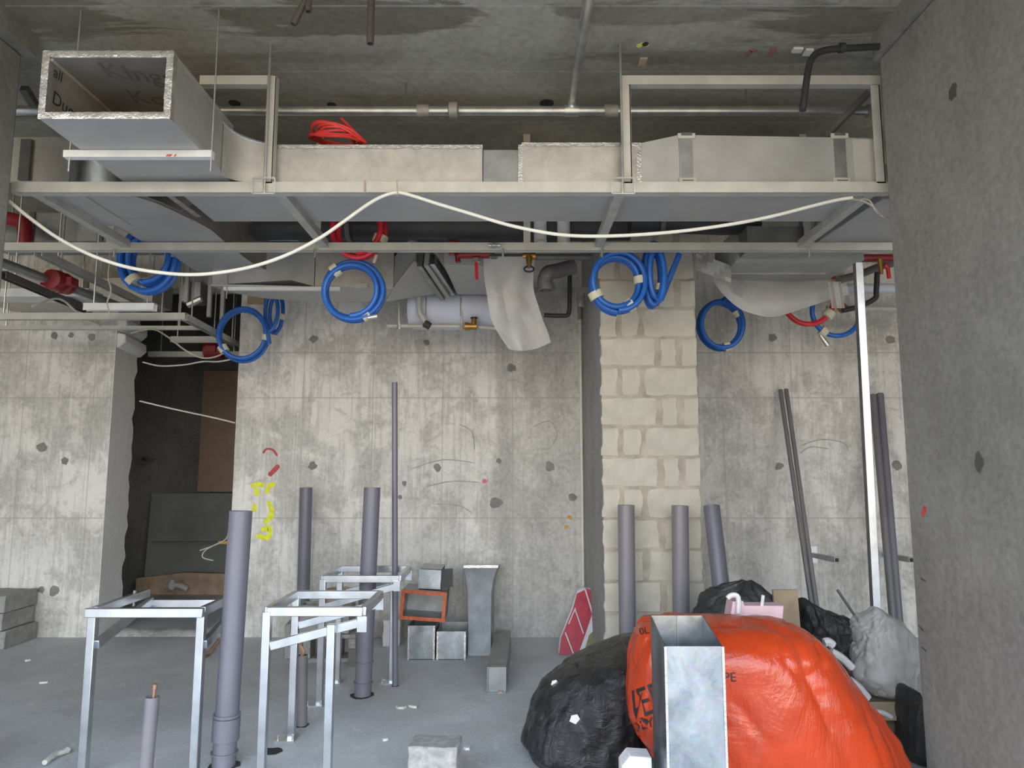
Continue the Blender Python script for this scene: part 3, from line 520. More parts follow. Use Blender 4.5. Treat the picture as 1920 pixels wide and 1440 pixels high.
# ------------------------------------------------------------------ bags and rubbish at right
def interp(tab, y):
    if y <= tab[0][0]: return tab[0][1]
    for (a, u), (b, v) in zip(tab, tab[1:]):
        if y <= b:
            s = (y - a) / (b - a); s = s * s * (3 - 2 * s) * .5 + s * .5; return u + (v - u) * s
    return tab[-1][1]
def bag(label, Y0, dep, left, right, ytop, mat, name='rubbish_bag', zmin=0.0, nu=110, nv=64, amp=.022, freq=4.0, sq_=2.3, seed=0, group=None, cat='bag', yfloor=None, flat=.25, crease=.012):
    # a filled bag: at each height it spans its own width and depth; surface puckered by ridged noise
    yb = yfloor or 720 + FPX * math.tan(math.atan((EYE - zmin) / Y0) + PITCH)
    rings = []
    for i in range(nv + 1):
        s = i / nv; y = yb + (ytop - yb) * s; xl, xr = interp(left, y), interp(right, y)
        a, b = P(xl, y, Y0), P(xr, y, Y0); c = (a + b) / 2; hw = (b.x - a.x) / 2
        cap = min(1, max(.0, (1 - s) / flat)); cap = math.sqrt(max(0, 1 - (1 - cap) ** 2)) if cap < 1 else 1
        foot = min(1, .8 + s * 1.6); ring = []
        for j in range(nu):
            t = 2 * math.pi * j / nu; cx, sx = math.cos(t), math.sin(t)
            x = math.copysign(abs(cx) ** (2 / sq_), cx) * hw * foot; yy = math.copysign(abs(sx) ** (2 / sq_), sx) * dep * (.25 + .75 * cap) * foot
            ring.append(V((c.x + x, Y0 + yy, max(zmin + .001, c.z))))
        rings.append(ring)
    cen = sum((sum(r, V((0, 0, 0))) / nu for r in rings), V((0, 0, 0))) / (nv + 1)
    out = []
    for i, r in enumerate(rings):
        rr = []
        for j, p in enumerate(r):
            n_ = (p - V((cen.x, cen.y, lerp(cen.z, p.z, .6)))).normalized(); q = p * freq + V((seed * 7.3, seed, 0))
            d = noise.fractal(q, 1.0, 2.0, 4) * amp
            w = V((q.x * .9, q.y * .9, q.z * .35)); w += V((noise.noise(w * .8), noise.noise(w * .8 + V((9, 0, 0))), noise.noise(w * .8 + V((0, 9, 0))))) * .8
            d -= (1 - abs(noise.noise(w * 2.2))) ** 6 * crease + (1 - abs(noise.noise(w * 4.7 + V((4, 4, 4))))) ** 8 * crease * .6
            p2 = p + n_ * d * min(1, (i + 1) / 5); p2.z = max(zmin + .001, p2.z); rr.append(p2)
        out.append(rr + [rr[0]])
    m = MB(); k = nu
    vs = [p for r in out for p in r[:-1]]; fs = []
    for i in range(nv):
        fs += [(i * k + j, i * k + (j + 1) % k, (i + 1) * k + (j + 1) % k, (i + 1) * k + j) for j in range(k)]
    top = sum(out[-1][:-1], V((0, 0, 0))) / k + V((0, 0, .006)); vs.append(top); fs += [(nv * k + j, nv * k + (j + 1) % k, len(vs) - 1) for j in range(k)]
    fs.append(tuple(range(k))[::-1]); m.add(vs, fs)
    o = m.build(name, mat); tag(o, label, cat, group); o.data.set_sharp_from_angle(angle=math.radians(75)); return o, m
ob, om = bag('bulging glossy orange refuse bag printed with black letters', 3.22, .31,
    [(1156, 1330), (1163, 1200), (1180, 1186), (1230, 1177), (1300, 1171), (1335, 1172), (1365, 1186), (1400, 1210), (1440, 1236), (1500, 1240)],
    [(1154, 1450), (1165, 1490), (1190, 1527), (1220, 1556), (1260, 1586), (1300, 1624), (1340, 1656), (1380, 1682), (1420, 1698), (1500, 1700)], 1154, 'bag_orange', amp=.02, freq=1.8, seed=1, nu=190, nv=110, flat=.2, crease=.022)
bb, bm_ = bag('shiny black rubbish bag slumped left of the orange bag', 3.68, .34,
    [(1196, 1178), (1210, 1140), (1230, 1092), (1255, 1046), (1285, 1014), (1330, 990), (1380, 972), (1440, 968)],
    [(1196, 1215), (1215, 1218), (1440, 1225)], 1194, 'bag_black', amp=.03, freq=2.4, seed=2, nu=150, nv=90, flat=.3, crease=.012, sq_=2.05)
for q, (px, py, s_) in enumerate(((1040, 1280, .016), (1078, 1347, .022))):
    c = P(px, py, 3.26); w = BVHTree.FromPolygons([v[:] for v in bm_.v], bm_.f); h = w.ray_cast(V((0, 0, EYE)), (c - V((0, 0, EYE))).normalized())[0] or c
    MB().prism([h + V((math.cos(k * 1.2) * s_ * (1 + .3 * (k % 2)), -.004, math.sin(k * 1.2) * s_)) for k in range(5)], (0, -.006, 0)).build('white_sticker', 'foam_white', bb)
bvh = BVHTree.FromPolygons([v[:] for v in om.v], om.f)
def print_on(txt, px, py, hpx, rot, mat='ink', sx=1.0):
    vs, fs = textmesh(txt, 1.0); m = MB(); cc = P(px, py, 3.0); size = px2m(hpx, 3.0) * 1.38; ca, sa = math.cos(rot), math.sin(rot); o = V((0, 0, EYE)); out = []; ok = True
    for v in vs:
        x, z = v.x * size * sx, v.y * size; q = cc + V((x * ca - z * sa, 0, x * sa + z * ca)); d = (q - o).normalized(); h = bvh.ray_cast(o, d)
        if h[0] is None: h = bvh.find_nearest(q)[:1] + (None,)
        out.append(h[0] - d * .004)
    m.add(out, fs); m.build('printed_letters', mat, ob, nrm=False)
print_on('.PE', 1366, 1271, 17, .03); print_on('VERO', 1226, 1312, 52, .33, sx=.6); print_on('POLYO', 1207, 1360, 17, .3); print_on('10L', 1203, 1184, 13, .2)
# upright galvanised duct
Yd, Ye = 2.62, 2.88; a, b = P(1247, 1212, Yd), P(1355, 1212, Yd); zk = P(1270, 1154, Ye).z
t = thing('upright_duct', 'bright galvanised rectangular duct standing open in front of the orange bag', 'duct', ((a.x + b.x) / 2, Yd, 0)); th = .003
MB().box(a.x, b.x, Yd, Yd + th, 0, a.z).build('front_panel', 'galvanised', t); MB().box(a.x, b.x, Ye - th, Ye, 0, zk).build('rear_panel', 'galvanised', t)
for xx in (a.x, b.x - th): MB().prism([(xx, Yd + th, 0), (xx, Yd + th, a.z), (xx, Ye - th, zk), (xx, Ye - th, 0)], (th, 0, 0)).build('side_panel', 'galvanised', t)
for xx in (a.x, b.x): MB().bar((xx, Yd - .002, 0), (xx, Yd - .002, a.z), .008, .006, (0, 1, 0)).build('folded_seam', 'foil_tape', t)
MB().box((a.x + b.x) / 2 - .002, (a.x + b.x) / 2 + .002, Ye - .008, Ye - th, 0, zk).build('inner_seam', 'galv_dull', t)
c = P(1166, 1421, 2.76); tag(MB().prism([(c.x, 2.76, 0), (a.x - .03, 2.76, 0), (a.x - .03, 2.76, c.z), (c.x + .03, 2.76, c.z + .005), (c.x, 2.76, c.z - .03)], (0, .09, 0)).build('foam_slab', 'foam_white', bevel=.004), 'white foam slab wedged beside the upright galvanised duct', 'foam')
# things behind the orange bag
bag('crumpled black sack behind the top of the orange bag', 4.15, .2, [(1093, 1390), (1100, 1345), (1115, 1318), (1150, 1304), (1260, 1300)], [(1093, 1408), (1102, 1440), (1115, 1462), (1260, 1470)], 1092, 'bag_black_soft', amp=.035, freq=6, seed=3, nu=80, nv=46, crease=.03)
bag('black sack sagging behind the cardboard strip', 4.2, .2, [(1126, 1512), (1140, 1505), (1300, 1500)], [(1126, 1516), (1140, 1545), (1160, 1590), (1185, 1612), (1300, 1612)], 1126, 'bag_black_soft', amp=.03, freq=6, seed=4, nu=80, nv=46, crease=.03)
a, b = P(1456, 1109, 3.95), P(1509, 1185, 3.95); tag(MB().prism([(a.x, 3.95, 0), (b.x, 3.95, 0), (b.x - .01, 4.0, a.z), (a.x, 4.0, a.z)], (0, .02, 0)).build('cardboard_strip', 'cardboard'), 'brown cardboard strip standing up behind the orange bag', 'cardboard')
a = [P(x, y, 3.45) for x, y in ((1369, 1160), (1374, 1128), (1394, 1127), (1396, 1136), (1470, 1136), (1468, 1165))]; t = thing('foam_tray', 'pink white foam tray lying on top of the orange bag', 'tray', P(1420, 1160, 3.45))
MB().prism(a, (0, .1, 0)).build('panel', 'foam_pink', t, bevel=.004); MB().tube(smooth([P(1364, 1122, 3.44), P(1372, 1116, 3.44), P(1384, 1120, 3.44), P(1384, 1150, 3.44)], 4), .012, 8).build('handle', 'foam_white', t)
MB().tube([P(1428, 1140, 3.46), P(1431, 1116, 3.46)], .008, 7).build('tab', 'foam_white', t)
tag(MB().bar(P(1570, 1106, 4.1), P(1612, 1168, 4.1), .012, .012).build('black_stick', 'dark_steel'), 'thin dark stick poking up between the black sack and the clear bag', 'stick')
for i, (p, q, r, mt, lb) in enumerate((((1545, 1205), (1562, 1210), .022, 'white_plastic', 'short white tube piece in the rubbish beside the orange bag'), ((1558, 1222), (1598, 1252), .02, 'foam_white', 'long white strip lying along the edge of the orange bag'), ((1590, 1278), (1624, 1310), .03, 'foam_white', 'crumpled white foam lump beside the clear bag'), ((1638, 1335), (1672, 1345), .012, 'white_plastic', 'small pale bracket lying on the dark carton'))):
    a, b = P(*p, 3.75), P(*q, 3.75); tag(MB().tube(smooth([a, (a + b) / 2 + V((0, 0, .01)), b], 4), r, 8).build('scrap_piece', mt), lb, 'scrap', 'rubbish beside the orange bag')
m = MB()
for i in range(9):
    a = P(1528 + i * 8, 1200 + (i % 3) * 16, 4.0); m.bar(a, a + V((.07 * math.cos(i * 2.1), .03, .07 * math.sin(i * 2.1))), .02, .045)
o = m.build('cable_offcuts', 'rubber', kind='stuff'); tag(o, 'tangle of black offcuts in the rubbish behind the orange bag', 'offcuts')
bag('cloudy clear plastic bag leaning at the right wall edge', 3.98, .2, [(1146, 1640), (1160, 1616), (1180, 1598), (1220, 1590), (1262, 1592), (1285, 1610), (1300, 1625)], [(1146, 1652), (1158, 1682), (1178, 1702), (1205, 1716), (1250, 1712), (1300, 1705)], 1144, 'bag_clear', amp=.03, freq=5, seed=6, nu=100, nv=56, yfloor=1300, zmin=P(1650, 1296, 3.98).z, crease=.02)
zc_ = P(1650, 1296, 3.98).z; a, b = P(1612, 1292, 3.8), P(1696, 1292, 3.8); t = thing('carton', 'dark brown carton under the clear plastic bag', 'carton', (a.x, 3.8, 0))
MB().box(a.x, b.x + .12, 3.8, 4.16, 0, zc_ - .004).build('body', 'cardboard_dark', t, bevel=.004); MB().prism([(a.x, 3.8, zc_ - .004), (b.x, 3.8, zc_ - .004), (b.x, 3.74, zc_ - .07), (a.x, 3.74, zc_ - .07)], (0, .004, .004)).build('flap', 'cardboard', t)
bag('dark bundle standing in for the shadow between carton and right wall', 3.66, .14, [(1285, 1702), (1340, 1690), (1500, 1690)], [(1285, 1712), (1340, 1735), (1500, 1745)], 1285, 'bag_black_soft', amp=.02, freq=6, seed=9, nu=60, nv=36)  # dark shape sized to fill the shaded gap, mostly shadow rather than rubbish
# red sack leaning on the pier foot
YS = 5.75; t = thing('cement_sack', 'empty red and white sack propped at the foot of the pier', 'sack', PF(1080, 1228))
def poly(pts, Y, th, name, mat, lean=0, bev=0):
    q = []
    for x, y in pts:
        p = P(x, y, Y); p = P(x, y, Y + lean * p.z); q.append(p)
    return MB().prism(q, (0, th, 0)).build(name, mat, t, bevel=bev)
YS = PF(1080, 1228).y
poly([(1047, 1228), (1050, 1198), (1072, 1140), (1082, 1107), (1092, 1102), (1110, 1104), (1118, 1125), (1126, 1148), (1127, 1200), (1118, 1218), (1086, 1228)], YS, .07, 'sack_body', 'sack_white', .35, .015)
poly([(1048, 1227), (1052, 1196), (1074, 1142), (1082, 1113), (1096, 1106), (1110, 1152), (1098, 1188), (1084, 1227)], YS - .004, .003, 'red_panel', 'sack_red', .35)
poly([(1098, 1103), (1109, 1106), (1124, 1142), (1112, 1149)], YS - .004, .003, 'red_panel', 'sack_red', .35)
poly([(1096, 1220), (1104, 1192), (1118, 1176), (1123, 1200), (1108, 1218)], YS - .004, .003, 'olive_panel', 'sack_olive', .35)
for a, b in (((1060, 1186), (1076, 1228)), ((1078, 1142), (1094, 1188)), ((1066, 1170), (1079, 1140))):
    stroke2 = [P(x, y, YS + .35 * P(x, y, YS).z - .012) for x, y in (a, b)]; MB().bar(stroke2[0], stroke2[1], .008, .002, (0, 1, 0)).build('white_line', 'sack_white', t)
# conduit down the wall beside the pier
t = thing('wall_conduit', 'thin pale conduit running down the wall corner beside the pier', 'conduit', P(1094, 1100, YW - .03)); x_ = PL - .022
MB().tube([(x_, YW - .022, .02), (x_, YW - .022, P(1094, 600, YW).z)], .013, 10).build('conduit', 'cable_white', t)
MB().tube([(x_, YW - .022, P(1094, 600, YW).z), (x_, YW - .022, P(1094, 545, YW).z)], .022, 10).build('coupling', 'fitting_iron', t)
# ------------------------------------------------------------------ overhead steel frame
FR = 3.4; zc = P(960, 351, FR).z; YK = PZ(960, 462, zc).y; ZB = zc + .034
fr = thing('ceiling_frame', 'pale painted steel frame hung across the room below the ducts', 'frame', (0, FR, zc))
def angle(a, b, w=.05, t=.006, sgn=1, name='rail', mat='paint_steel', h=.055):
    a, b = V(a), V(b); m = MB(); m.bar(a, b, t, h); d = (b - a).normalized(); r = d.cross(V((0, 0, 1))).normalized() * sgn
    m.bar(a + r * w / 2 - V((0, 0, h / 2 - t / 2)), b + r * w / 2 - V((0, 0, h / 2 - t / 2)), w, t); return m.build(name, mat, fr)
xa, xb = P(22, 351, FR).x, P(1672, 351, FR).x
angle((xa, FR, zc), (xb, FR, zc), sgn=-1, name='front_rail')
xk0, xk1 = P(5, 462, YK).x, P(1690, 462, YK).x
angle((xk0, YK, zc), (xk1, YK, zc), sgn=-1, name='rear_rail', h=.05)
for p in (45, 515, 1166, 1648):
    x = P(p, 365, FR).x; m = MB(); m.bar((x, FR + .01, zc - .008), (x, YK - .01, zc - .008), .05, .005); m.bar((x + (.022 if x < 0 else -.022), FR + .01, zc + .015), (x + (.022 if x < 0 else -.022), YK - .01, zc + .015), .005, .045); m.build('cross_bar', 'channel', fr)
zt2 = P(1300, 149, FR).z
for p, y in ((505, 143), (1174, 143), (1645, 160)):
    x = P(p, 250, FR).x; m = MB(); m.box(x - .02, x + .025, FR - .003, FR + .003, zc + .02, P(p, y, FR).z); m.box(x + .02, x + .026, FR - .003, FR + .04, zc + .02, P(p, y, FR).z); m.build('post', 'paint_steel', fr)
x0, x1 = P(375, 148, FR).x, P(512, 148, FR).x; MB().box(x0, x1, FR - .004, FR + .04, zt2 - .028, zt2 + .02).build('top_rail', 'paint_steel', fr)
x0, x1 = P(1166, 148, FR).x, P(1650, 148, FR).x; MB().box(x0, x1, FR - .004, FR + .04, zt2 - .028, zt2 + .02).build('top_rail', 'paint_steel', fr)
MB().bar(P(1630, 172, FR + .2), P(1550, 255, FR + .35), .03, .03).build('diagonal_brace', 'dark_steel', fr)
MB().bar(P(45, 165, FR + .25), P(75, 215, FR + .4), .04, .04).build('diagonal_brace', 'dark_steel', fr)
for p in (210, 596, 988, 1512):
    x = P(p, 440, YK + .03).x; MB().box(x - .022, x + .022, YK + .008, YK + .014, zc - .02, CZ).build('rear_post', 'paint_steel', fr)
for p, q in ((500, 488), (1166, 1166)):
    x = P(p, 250, FR - .02).x; MB().tube([(x, FR - .02, zc - .04), (x, FR - .02, CZ)], .006, 8).build('threaded_rod', 'zinc_pipe', fr)
    c = V((x, FR - .02, zc)); m = MB()
    for d in (-.055, .055): m.bar(c + V((d, -.01, -.045)), c + V((d, -.01, .035)), .006, .006, (0, 1, 0))
    m.bar(c + V((-.055, -.01, .035)), c + V((.055, -.01, .035)), .008, .008); m.bar(c + V((-.055, -.01, -.045)), c + V((.055, -.01, -.045)), .006, .006); m.build('strap_clamp', 'zinc_pipe', fr)
for p in (217, 592, 943, 1128, 1515):
    x = P(p, 478, YK).x; MB().tube([(x, YK - .02, zc - .075), (x, YK - .02, zc - .02)], .007, 8).build('rod_end', 'zinc_pipe', fr)
c = P(925, 460, YK - .03); m = MB(); m.tube([c + V((-.03, 0, 0)), c + V((.04, 0, 0))], .007, 8).tube([c + V((-.012, 0, 0)), c + V((.0, 0, 0))], .02, 6).tube([c + V((.012, 0, 0)), c + V((.022, 0, 0))], .018, 6).build('clamp_bolt', 'zinc_pipe', fr)
# ------------------------------------------------------------------ main duct run
YM = FR + .065; YMB = PZ(700, 415, ZB).y
md = thing('main_duct', 'long foil faced insulated duct lying across the steel frame', 'duct', (0, YM, ZB)); zt = P(700, 273, YM).z
def X_(px): return P(px, 310, YM).x
segs = [(468, 905, 273, 273, 0, 'foil'), (905, 976, 278, 278, .012, 'galv_dull'), (976, 1200, 270, 268, 0, 'foil'), (1200, 1275, 268, 252, 0, 'duct_grey'), (1275, 1640, 252, 258, 0, 'duct_grey')]
for a, b, ya, yb_, dy, mt in segs:
    xa, xb = X_(a), X_(b); za, zz = P(a, ya, YM).z, P(b, yb_, YM).z
    m = MB(); m.prism([(xa, YM + dy, ZB + .002), (xb, YM + dy, ZB + .002), (xb, YM + dy, zz), (xa, YM + dy, za)], (0, YMB - YM - 2 * dy, 0)); m.build('duct_section', mt, md, bevel=.004)
m = MB().box(X_(325), X_(1640), YM + .006, YMB - .006, ZB - .003, ZB + .002).build('underside', 'duct_under', md)
for a, y in ((470, 276), (976, 272), (1198, 268)): x = X_(a); MB().box(x - .012, x + .012, YM - .003, YM, ZB + .01, P(a, y, YM).z).build('tape_strip', 'foil_tape', md)
for a, b, y in ((512, 905, 273), (978, 1200, 269)):
    rows = []
    for i in range(40):
        x = lerp(X_(a), X_(b), i / 39); j = .012 * noise.noise(V((i * .9, y, 0))); z = P(lerp(a, b, i / 39), y, YM).z; rows.append([(x, YM - .004, z - .016 + j), (x, YM - .004, z + .003), (x, YM + .04, z + .004)])
    MB().grid(rows).build('tape_edge', 'foil_tape', md, nrm=False)
for a in (1288, 1576):
    x = X_(a)
    for y, dz in ((256, 1), (339, -1)):
        z = P(a, y, YM).z; MB().box(x - .045, x + .045, YM - .012, YM, z - .014, z + .014).build('corner_bracket', 'paint_steel', md, bevel=.003); MB().box(x - .028, x + .028, YM - .014, YM - .011, z - .0, z + .01 * dz + .005).build('bracket_slot', 'dark_steel', md)
    MB().box(x - .03, x + .03, YM - .004, YM, P(a, 339, YM).z, P(a, 256, YM).z).build('joint_band', 'galv_dull', md)
MB().box(X_(1600), X_(1640), YM - .006, YM - .001, ZB, P(1620, 262, YM).z).build('end_flange', 'paint_steel', md)
x = X_(335); m = MB()
# open ended duct hanging in front
YO, YOE = 2.8, FR + .05; od0, od1 = P(72, 222, YO), P(318, 222, YO); x0, x1, z0, z1 = od0.x, od1.x, max(od0.z, ZB + .004), P(200, 97, YO).z; th = .024
od = thing('open_duct', 'square duct with an open taped mouth hanging at upper left', 'duct', ((x0 + x1) / 2, YO, z0))
MB().box(x0, x1, YO, YOE, z0, z0 + th).build('bottom_panel', 'duct_under', od); MB().box(x0, x1, YO, YOE, z1 - th, z1).build('top_panel', 'foil', od)
MB().box(x0, x0 + th, YO, YOE, z0 + th, z1 - th).build('side_panel', 'foil', od); MB().box(x1 - th, x1, YO, YOE, z0 + th, z1 - th).build('side_panel', 'duct_grey', od)
e_ = .0015
MB().box(x0 + th, x1 - th, YO + .004, YOE, z1 - th - e_, z1 - th).build('inner_lining', 'duct_inner', od); MB().box(x0 + th, x0 + th + e_, YO + .004, YOE, z0 + th, z1 - th - e_).build('inner_lining', 'duct_inner', od); MB().box(x0 + th, x1 - th, YOE - .004, YOE, z0 + th, z1 - th - e_).build('inner_lining', 'duct_inner', od)
MB().bar((x0 + th + .004, YO + .01, z1 - th - .004), (x0 + th + .004, YOE - .01, z1 - th - .004), .012, .012).build('inner_joint', 'mortar', od)
def tapeband(a, b, w, n, nm='mouth_tape'):
    a, b = V(a), V(b); d = (b - a); rows = []; ud = V((0, 0, 1)) if abs(d.x) > abs(d.z) else V((1, 0, 0))
    for i in range(n + 1):
        p = a + d * (i / n); j = lambda k: .003 * noise.noise(V((i * 1.7, k * 3.1, a.x * 9)))
        rows.append([p + ud * (w / 2 + j(1)) + V((0, .03, 0)), p + ud * (w / 2 + j(1)) - V((0, .003 + j(2), 0)), p - V((0, .004 + j(3), 0)), p - ud * (w / 2 + j(4)) - V((0, .003 + j(5), 0))])
    MB().grid(rows).build(nm, 'foil_tape', od, nrm=False)
tapeband((x0, YO, z0 + th / 2), (x1, YO, z0 + th / 2), th + .006, 30); tapeband((x0, YO, z1 - th / 2), (x1, YO, z1 - th / 2), th + .006, 30)
tapeband((x0 + th / 2, YO, z0), (x0 + th / 2, YO, z1), th + .006, 18); tapeband((x1 - th / 2, YO, z0), (x1 - th / 2, YO, z1), th + .006, 18)
def deco(txt, size, c, ux, uy, mat='ink_brown'):
    vs, fs = textmesh(txt, size); m = MB(); m.add([V(c) + V(ux) * v.x + V(uy) * v.y for v in vs], fs); m.build('printed_letters', mat, od, nrm=False)
zc2 = z1 - th - e_ - .002; deco('Kings', .13, (x0 + .33, YO + .13, zc2), (1, .25, 0), (.15, -1.3, 0)); deco('Ko', .13, (x0 + .27, YO + .33, zc2), (1, .25, 0), (.15, -1.3, 0))
xc2 = x0 + th + e_ + .002; deco('Duct', .085, (xc2, YO + .12, z0 + .115), (0, 1, 0), (0, .1, 1), 'ink'); deco('all', .07, (xc2, YO + .06, z1 - .07), (0, 1, 0), (0, .1, 1), 'ink')
# vane bend between the open duct and the main run
m = MB(); pts = []
for i in range(7):
    s = i / 6; a = s * math.pi / 2; pts.append((x1 + .004 + .17 * (1 - math.cos(a)), YOE - .13 + .13 * math.sin(a)))
m.sheet([[V((p[0], p[1], ZB + .004)), V((p[0], p[1], zt + .05 * (1 - i / 6)))] for i, p in enumerate(pts)], .01, (-.5, 1, 0)); m.build('curved_joint', 'foil', md)
MB().tube([V((p[0], p[1] - .003, zt + .05 * (1 - i / 6))) for i, p in enumerate(pts)], .008, 6).build('tape_bead', 'foil_tape', md)
zb2 = z0 - .018; yb2 = PZ(260, 290, zb2).y; xa, xb = P(122, 290, yb2).x, P(399, 290, yb2).x
t = thing('hanger_bar', 'white channel bar hung on two rods under the open duct', 'bar', (xa, yb2, zb2)); MB().box(xa, xb, yb2 - .015, yb2 + .02, zb2 - .017, zb2 + .016).build('channel', 'white_plastic', t)
for p in (130, 396): x = P(p, 300, yb2).x; MB().tube([(x, yb2, zb2 - .08), (x, yb2, CZ)], .004, 7).build('rod', 'zinc_pipe', t)
for dx in (0, .012, .022, .05): 
    c = P(312 + dx * 300, 291, yb2 - .016); MB().tube([c + V((0, 0, -.005)), c + V((.008, 0, .004))], .003, 5).build('marker_scribble', 'marker_red', t)
c = P(203, 320, FR + .24); zq = ZB + .018; t = thing('round_spigot', 'round metal duct collar standing behind the front rail, below the open duct', 'spigot', (c.x, c.y, zq)); MB().pipe((c.x, c.y, zq), (c.x, c.y, zq + .17), .175, .171, 40).build('collar', 'galvanised', t)
MB().pipe((c.x, c.y, zq + .15), (c.x, c.y, zq + .162), .179, .17, 40).build('bead', 'galvanised', t)
# S shaped branch duct under the frame
L = [(95, 352), (105, 375), (125, 400), (143, 413), (180, 412), (205, 419), (233, 432), (263, 451), (310, 470), (338, 490), (365, 507)]; R_ = [(225, 354), (255, 368), (297, 382), (338, 401), (370, 416), (398, 432), (421, 452), (449, 474), (470, 490), (500, 506), (548, 528)]
Lp = smooth([PZ(x, y, ZB) for x, y in L], 4); Rp = smooth([PZ(x, y, ZB) for x, y in R_], 4); sd = thing('branch_duct', 'pale S shaped branch duct curving back from the frame at left', 'duct', Lp[0]); hf = lambda i: .012 + .24 * min(1, max(0, (i - 12) / 8))
MB().sheet([[a, b] for a, b in zip(Lp, Rp)], .004, (0, 0, 1)).build('underside', 'duct_under', sd); MB().sheet([[b, b + V((0, 0, hf(i)))] for i, b in enumerate(Rp)], .004, (-1, 0, 0)).build('right_side', 'duct_brown', sd); MB().sheet([[b, b + V((0, 0, hf(i)))] for i, b in enumerate(Lp)], .004, (1, 0, 0)).build('left_side', 'duct_grey', sd)
MB().sheet([[a + V((0, 0, hf(i))), b + V((0, 0, hf(i)))] for i, (a, b) in enumerate(zip(Lp, Rp))], .004, (0, 0, 1)).build('top_panel', 'foil', sd)
a = P(340, 372, 3.5); MB().bar(PZ(312, 362, ZB - .006), PZ(372, 406, ZB - .006), .035, .005).build('tape_strip', 'foil_tape', md)
x0, x1 = P(20, 300, 3.86).x, P(300, 300, 3.86).x; ld = thing('side_duct', 'foil duct box end behind the frame at the left wall', 'duct', (x0, 3.86, P(100, 342, 3.86).z)); MB().box(x0, x1, 3.86, 4.2, P(100, 342, 3.86).z, P(100, 256, 3.86).z).build('body', 'foil', ld, bevel=.004)
x = P(48, 300, 3.85).x; MB().box(x - .03, x + .03, 3.84, 3.86, P(40, 338, 3.85).z, P(40, 262, 3.85).z).build('joint_band', 'dark_steel', ld)
MB().box(SL + .02, P(160, 380, 3.6).x, 3.52, 4.05, ZB - .006, ZB + .004).build('underside', 'duct_under', ld)
# right branch duct
pts = [PZ(x, y, ZB + .006) for x, y in ((1610, 402), (1655, 374), (1720, 374), (1720, 457), (1528, 457))]; t = thing('end_duct', 'bright duct end beyond the frame at the right wall', 'duct', pts[0]); MB().prism(pts, (0, 0, .2)).build('body', 'duct_under', t, bevel=.004)
a, b = P(1400, 424, YK + .05), P(1512, 470, YK + .05); t = thing('plenum_box', 'dark grey plenum box behind the right part of the frame', 'plenum', (a.x, a.y, b.z)); MB().box(a.x, b.x, a.y, a.y + .16, b.z, a.z).build('body', 'galv_dull', t); MB().box(b.x - .04, b.x - .02, a.y - .01, a.y, b.z, a.z + .05).build('corner_post', 'dark_steel', t)
# ------------------------------------------------------------------ sprinkler main and ceiling conduits
YP = 3.75; zp = P(900, 208, YP).z; t = thing('sprinkler_main', 'galvanised pipe running straight across below the ceiling', 'pipe', (0, YP, zp)); xa, xb = P(20, 208, YP).x, P(1640, 212, YP).x
MB().tube([(xa, YP, zp), (xb, YP, zp)], .026, 16).build('pipe', 'zinc_pipe', t)
for a, b, r, mt in ((782, 805, .034, 'fitting_iron'), (1058, 1085, .032, 'zinc_pipe'), (1133, 1158, .036, 'fitting_iron'), (1626, 1634, .036, 'fitting_iron')):
    MB().tube([(P(a, 208, YP).x, YP, zp), (P(b, 208, YP).x, YP, zp)], r, 16).build('coupling', mt, t)
c = P(850, 207, YP - .03); MB().tube([c + V((-.028, 0, 0)), c + V((-.022, 0, 0)), c + V((.022, 0, 0)), c + V((.028, 0, 0))], [.03, .045, .045, .03], 16).build('union', 'fitting_iron', t)
xb_ = P(1072, 200, YP).x; yq = PZ(1095, -20, zp + .045).y; MB().tube(smooth([(xb_, YP, zp), (xb_, YP - .03, zp + .04), (xb_ + .0, YP - .1, zp + .048), (xb_, yq, zp + .05)], 5), .025, 14).build('branch_pipe', 'zinc_pipe', t)
for x in (P(250, 208, YP).x, P(760, 208, YP).x, P(1400, 208, YP).x): MB().tube([(x, YP, zp + .02), (x, YP, CZ)], .005, 6).build('hanger', 'dark_steel', t)
for a, b, r, lb in (((692, -60), (694, 82), .016, 'dark conduit stub hanging straight down from the ceiling'), ((577, -60), (578, 22), .014, 'short dark conduit stub at the top edge, beside the slanted one'), ((578, -40), (550, 46), .014, 'slanted dark conduit stub at the top edge')):
    q = P(*b, 2.8); p = V((q.x, 2.8, CZ)) if a[0] != 578 else P(a[0] + 30, -130, 2.8); p.z = CZ
    tag(MB().pipe(q, p, r, r * .7, 12).build('conduit_stub', 'conduit_dark'), lb, 'conduit', 'conduit stubs in the ceiling')
t = thing('bent_conduit', 'black conduit bending down from the ceiling at the right wall', 'conduit', P(1505, 205, 3.2)); MB().tube(smooth([P(1655, 87, 3.26), P(1600, 90, 3.24), P(1555, 93, 3.23), P(1530, 101, 3.22), P(1518, 120, 3.21), P(1511, 160, 3.2), P(1505, 207, 3.2)], 6), .016, 12).build('conduit', 'rubber', t)
c = P(1578, 90, 3.235); MB().tube([c + V((-.012, 0, 0)), c + V((.012, 0, 0))], .024, 12).build('saddle', 'rubber', t)
# red cable on the duct
m = MB(); c = P(628, 256, 3.62); pts = []
for i in range(90):
    a = i / 90 * 2 * math.pi * 7; k = i / 90; pts.append(c + V((math.cos(a) * (.115 + .03 * math.sin(k * 9)) + .02 * k, math.sin(a) * .1, -.02 - .03 * math.cos(a) + .028 * math.sin(a + k * 4) + .02 * k + .012 * noise.noise(V((i * .5, 0, 3))))))
pts += [P(686, 268, 3.6), P(664, 246, 3.58), P(640, 222, 3.58)]
tag(MB().tube(smooth(pts, 2), .0075, 7).build('red_cable_coil', 'red_cable'), 'tangled bright red cable lying on top of the main duct', 'cable')
